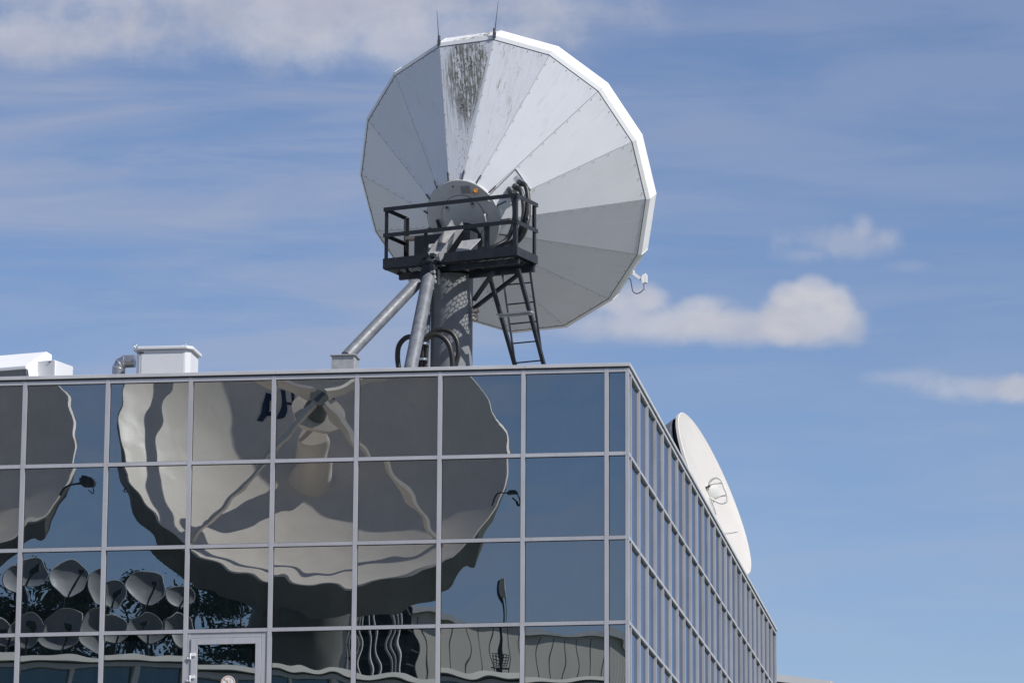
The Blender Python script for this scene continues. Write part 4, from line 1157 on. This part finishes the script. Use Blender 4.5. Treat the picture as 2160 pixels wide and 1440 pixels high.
# antenna mast above the hall
am = thing('antenna_mast', refl(1060, 1400, 45) * 1.0, 'thin dark mast with a flat panel antenna mirrored above the clad hall', 'antenna')
p = refl(1061, 1213, 45); m = MB(); m.cyl((p.x, p.y, GZ), p, .036, n=10); m.build('pole', BLACKM, am)
p2 = refl(1069, 1230, 45); m = MB(); m.box(p2 + V((0, .1, 0)), .14, .10, .45); m.build('panel', BEIGE, am, bevel=.02)
m = MB(); m.tube([p2 - V((0, 0, .2)), p2 + V((.02, 0, -.6)), p + V((.1, .05, -1.1)), p + V((.02, .05, -1.5))], .018, 6, 4); m.build('cable', BLACKM, am)
# grid antenna on the low roof
ga = thing('grid_antenna', refl(1060, 1430, 30), 'small wire grid antenna mirrored above the low roof edge', 'antenna')
m = MB()
gx, gz_ = refl(1050, 1386, 30), refl(1075, 1386, 30)
for i in range(6): a, b = refl(1044 + i * 5, 1408, 30), refl(1048 + i * 5, 1382, 30); m.cyl(a, b, .008, n=6)
for j in range(6): a, b = refl(1043 + j * .6, 1407 - j * 5, 30), refl(1070 + j * .6, 1408 - j * 5, 30); m.cyl(a, b, .008, n=6)
m.build('grid', BLACKM, ga)
p = refl(1052, 1412, 30); m = MB(); m.cyl((p.x, p.y, -1.2), p, .05, n=8); m.bar(p, refl(1076, 1414, 30), .05, .05); m.bar(refl(1036, 1412, 30), p, .04, .04); m.build('mast', STEELD, ga)

# trees behind the yard
leafm, lk, lb_ = new_mat('leaf_green')
oi = lk.n('ShaderNodeTexCoord').outputs['Object']
lk.put(lb_.inputs['Base Color'], lk.mix(lk.ramp(lk.noise(oi, 1.3, 3), .35, .65), (.022, .036, .011), (.06, .075, .022)))
lb_.inputs['Roughness'].default_value = .6
def tree(px, py, h, rad, label, seed, D=52):
    rd = random.Random(seed)
    top = refl(px, py, D)
    t = thing('tree', (top.x, -D, GZ), label, 'tree', 'trees beyond the dishes')
    m = MB(); hh = top.z - GZ
    trunk = [(top.x + rd.uniform(-.3, .3), -D + rd.uniform(-.3, .3), GZ + hh * q_) for q_ in (0, .25, .5, .75, .96)]; trunk[0] = (top.x, -D, GZ)
    for i in range(4): m.cyl(trunk[i], trunk[i + 1], .30 * (1 - i * .23), .30 * (1 - (i + 1) * .23), 8)
    tips = []
    for i in range(48):
        q_ = rd.uniform(.42, .97); b = V((top.x, -D, GZ + hh * q_)); a = rd.uniform(0, 2 * pi)
        L = rad * rd.uniform(.45, 1.0) * max(.22, (1.55 - q_ * 1.35))
        e = b + V((cos(a) * L, sin(a) * L, L * rd.uniform(-.05, .4))); m.cyl(b, e, .06, .02, 5); tips += [(e, 1.0), (b.lerp(e, .55), 1.1)]
    m.build('trunk', BARK, t)
    m = MB()
    for e, k_ in tips:
        sg_ = rd.uniform(.18, .34) * k_
        for _ in range(150):
            p = e + V((rd.gauss(0, sg_), rd.gauss(0, sg_), rd.gauss(0, sg_ * .55)))
            s_ = rd.uniform(.04, .085); a = V((rd.uniform(-1, 1), rd.uniform(-1, 1), rd.uniform(-.6, .6))).normalized(); b = a.orthogonal().normalized()
            m.add([p - a * s_, p + b * s_ * .6, p + a * s_, p - b * s_ * .6], [(0, 1, 2, 3)])
    o = m.build('crown', leafm, t)
trees = [(20, 1165, 2.6, 'leafy tree behind the left mirrored dish'), (92, 1200, 1.7, 'low bushy tree left of the second small dish'),
         (150, 1215, 1.9, 'bushy tree behind the second small dish'), (190, 1195, 1.6, 'bushy tree between the second and the middle small dish'),
         (268, 1163, 2.3, 'tall dark pine like tree above the middle of the small dishes'), (318, 1205, 1.9, 'dark tree above the fourth small dish'),
         (370, 1212, 2.1, 'dark tree right of the tall dark tree'), (430, 1205, 2.6, 'shadowed tree under the left rim of the big mirrored dish'),
         (505, 1220, 2.6, 'shadowed tree left of the big dish pedestal'), (60, 1235, 2.4, 'low leafy tree above the leftmost small dish')]
for i, (px, py, rad, lab) in enumerate(trees): tree(px, py, 0, rad, lab, 40 + i, 56 + (i % 3) * 2)
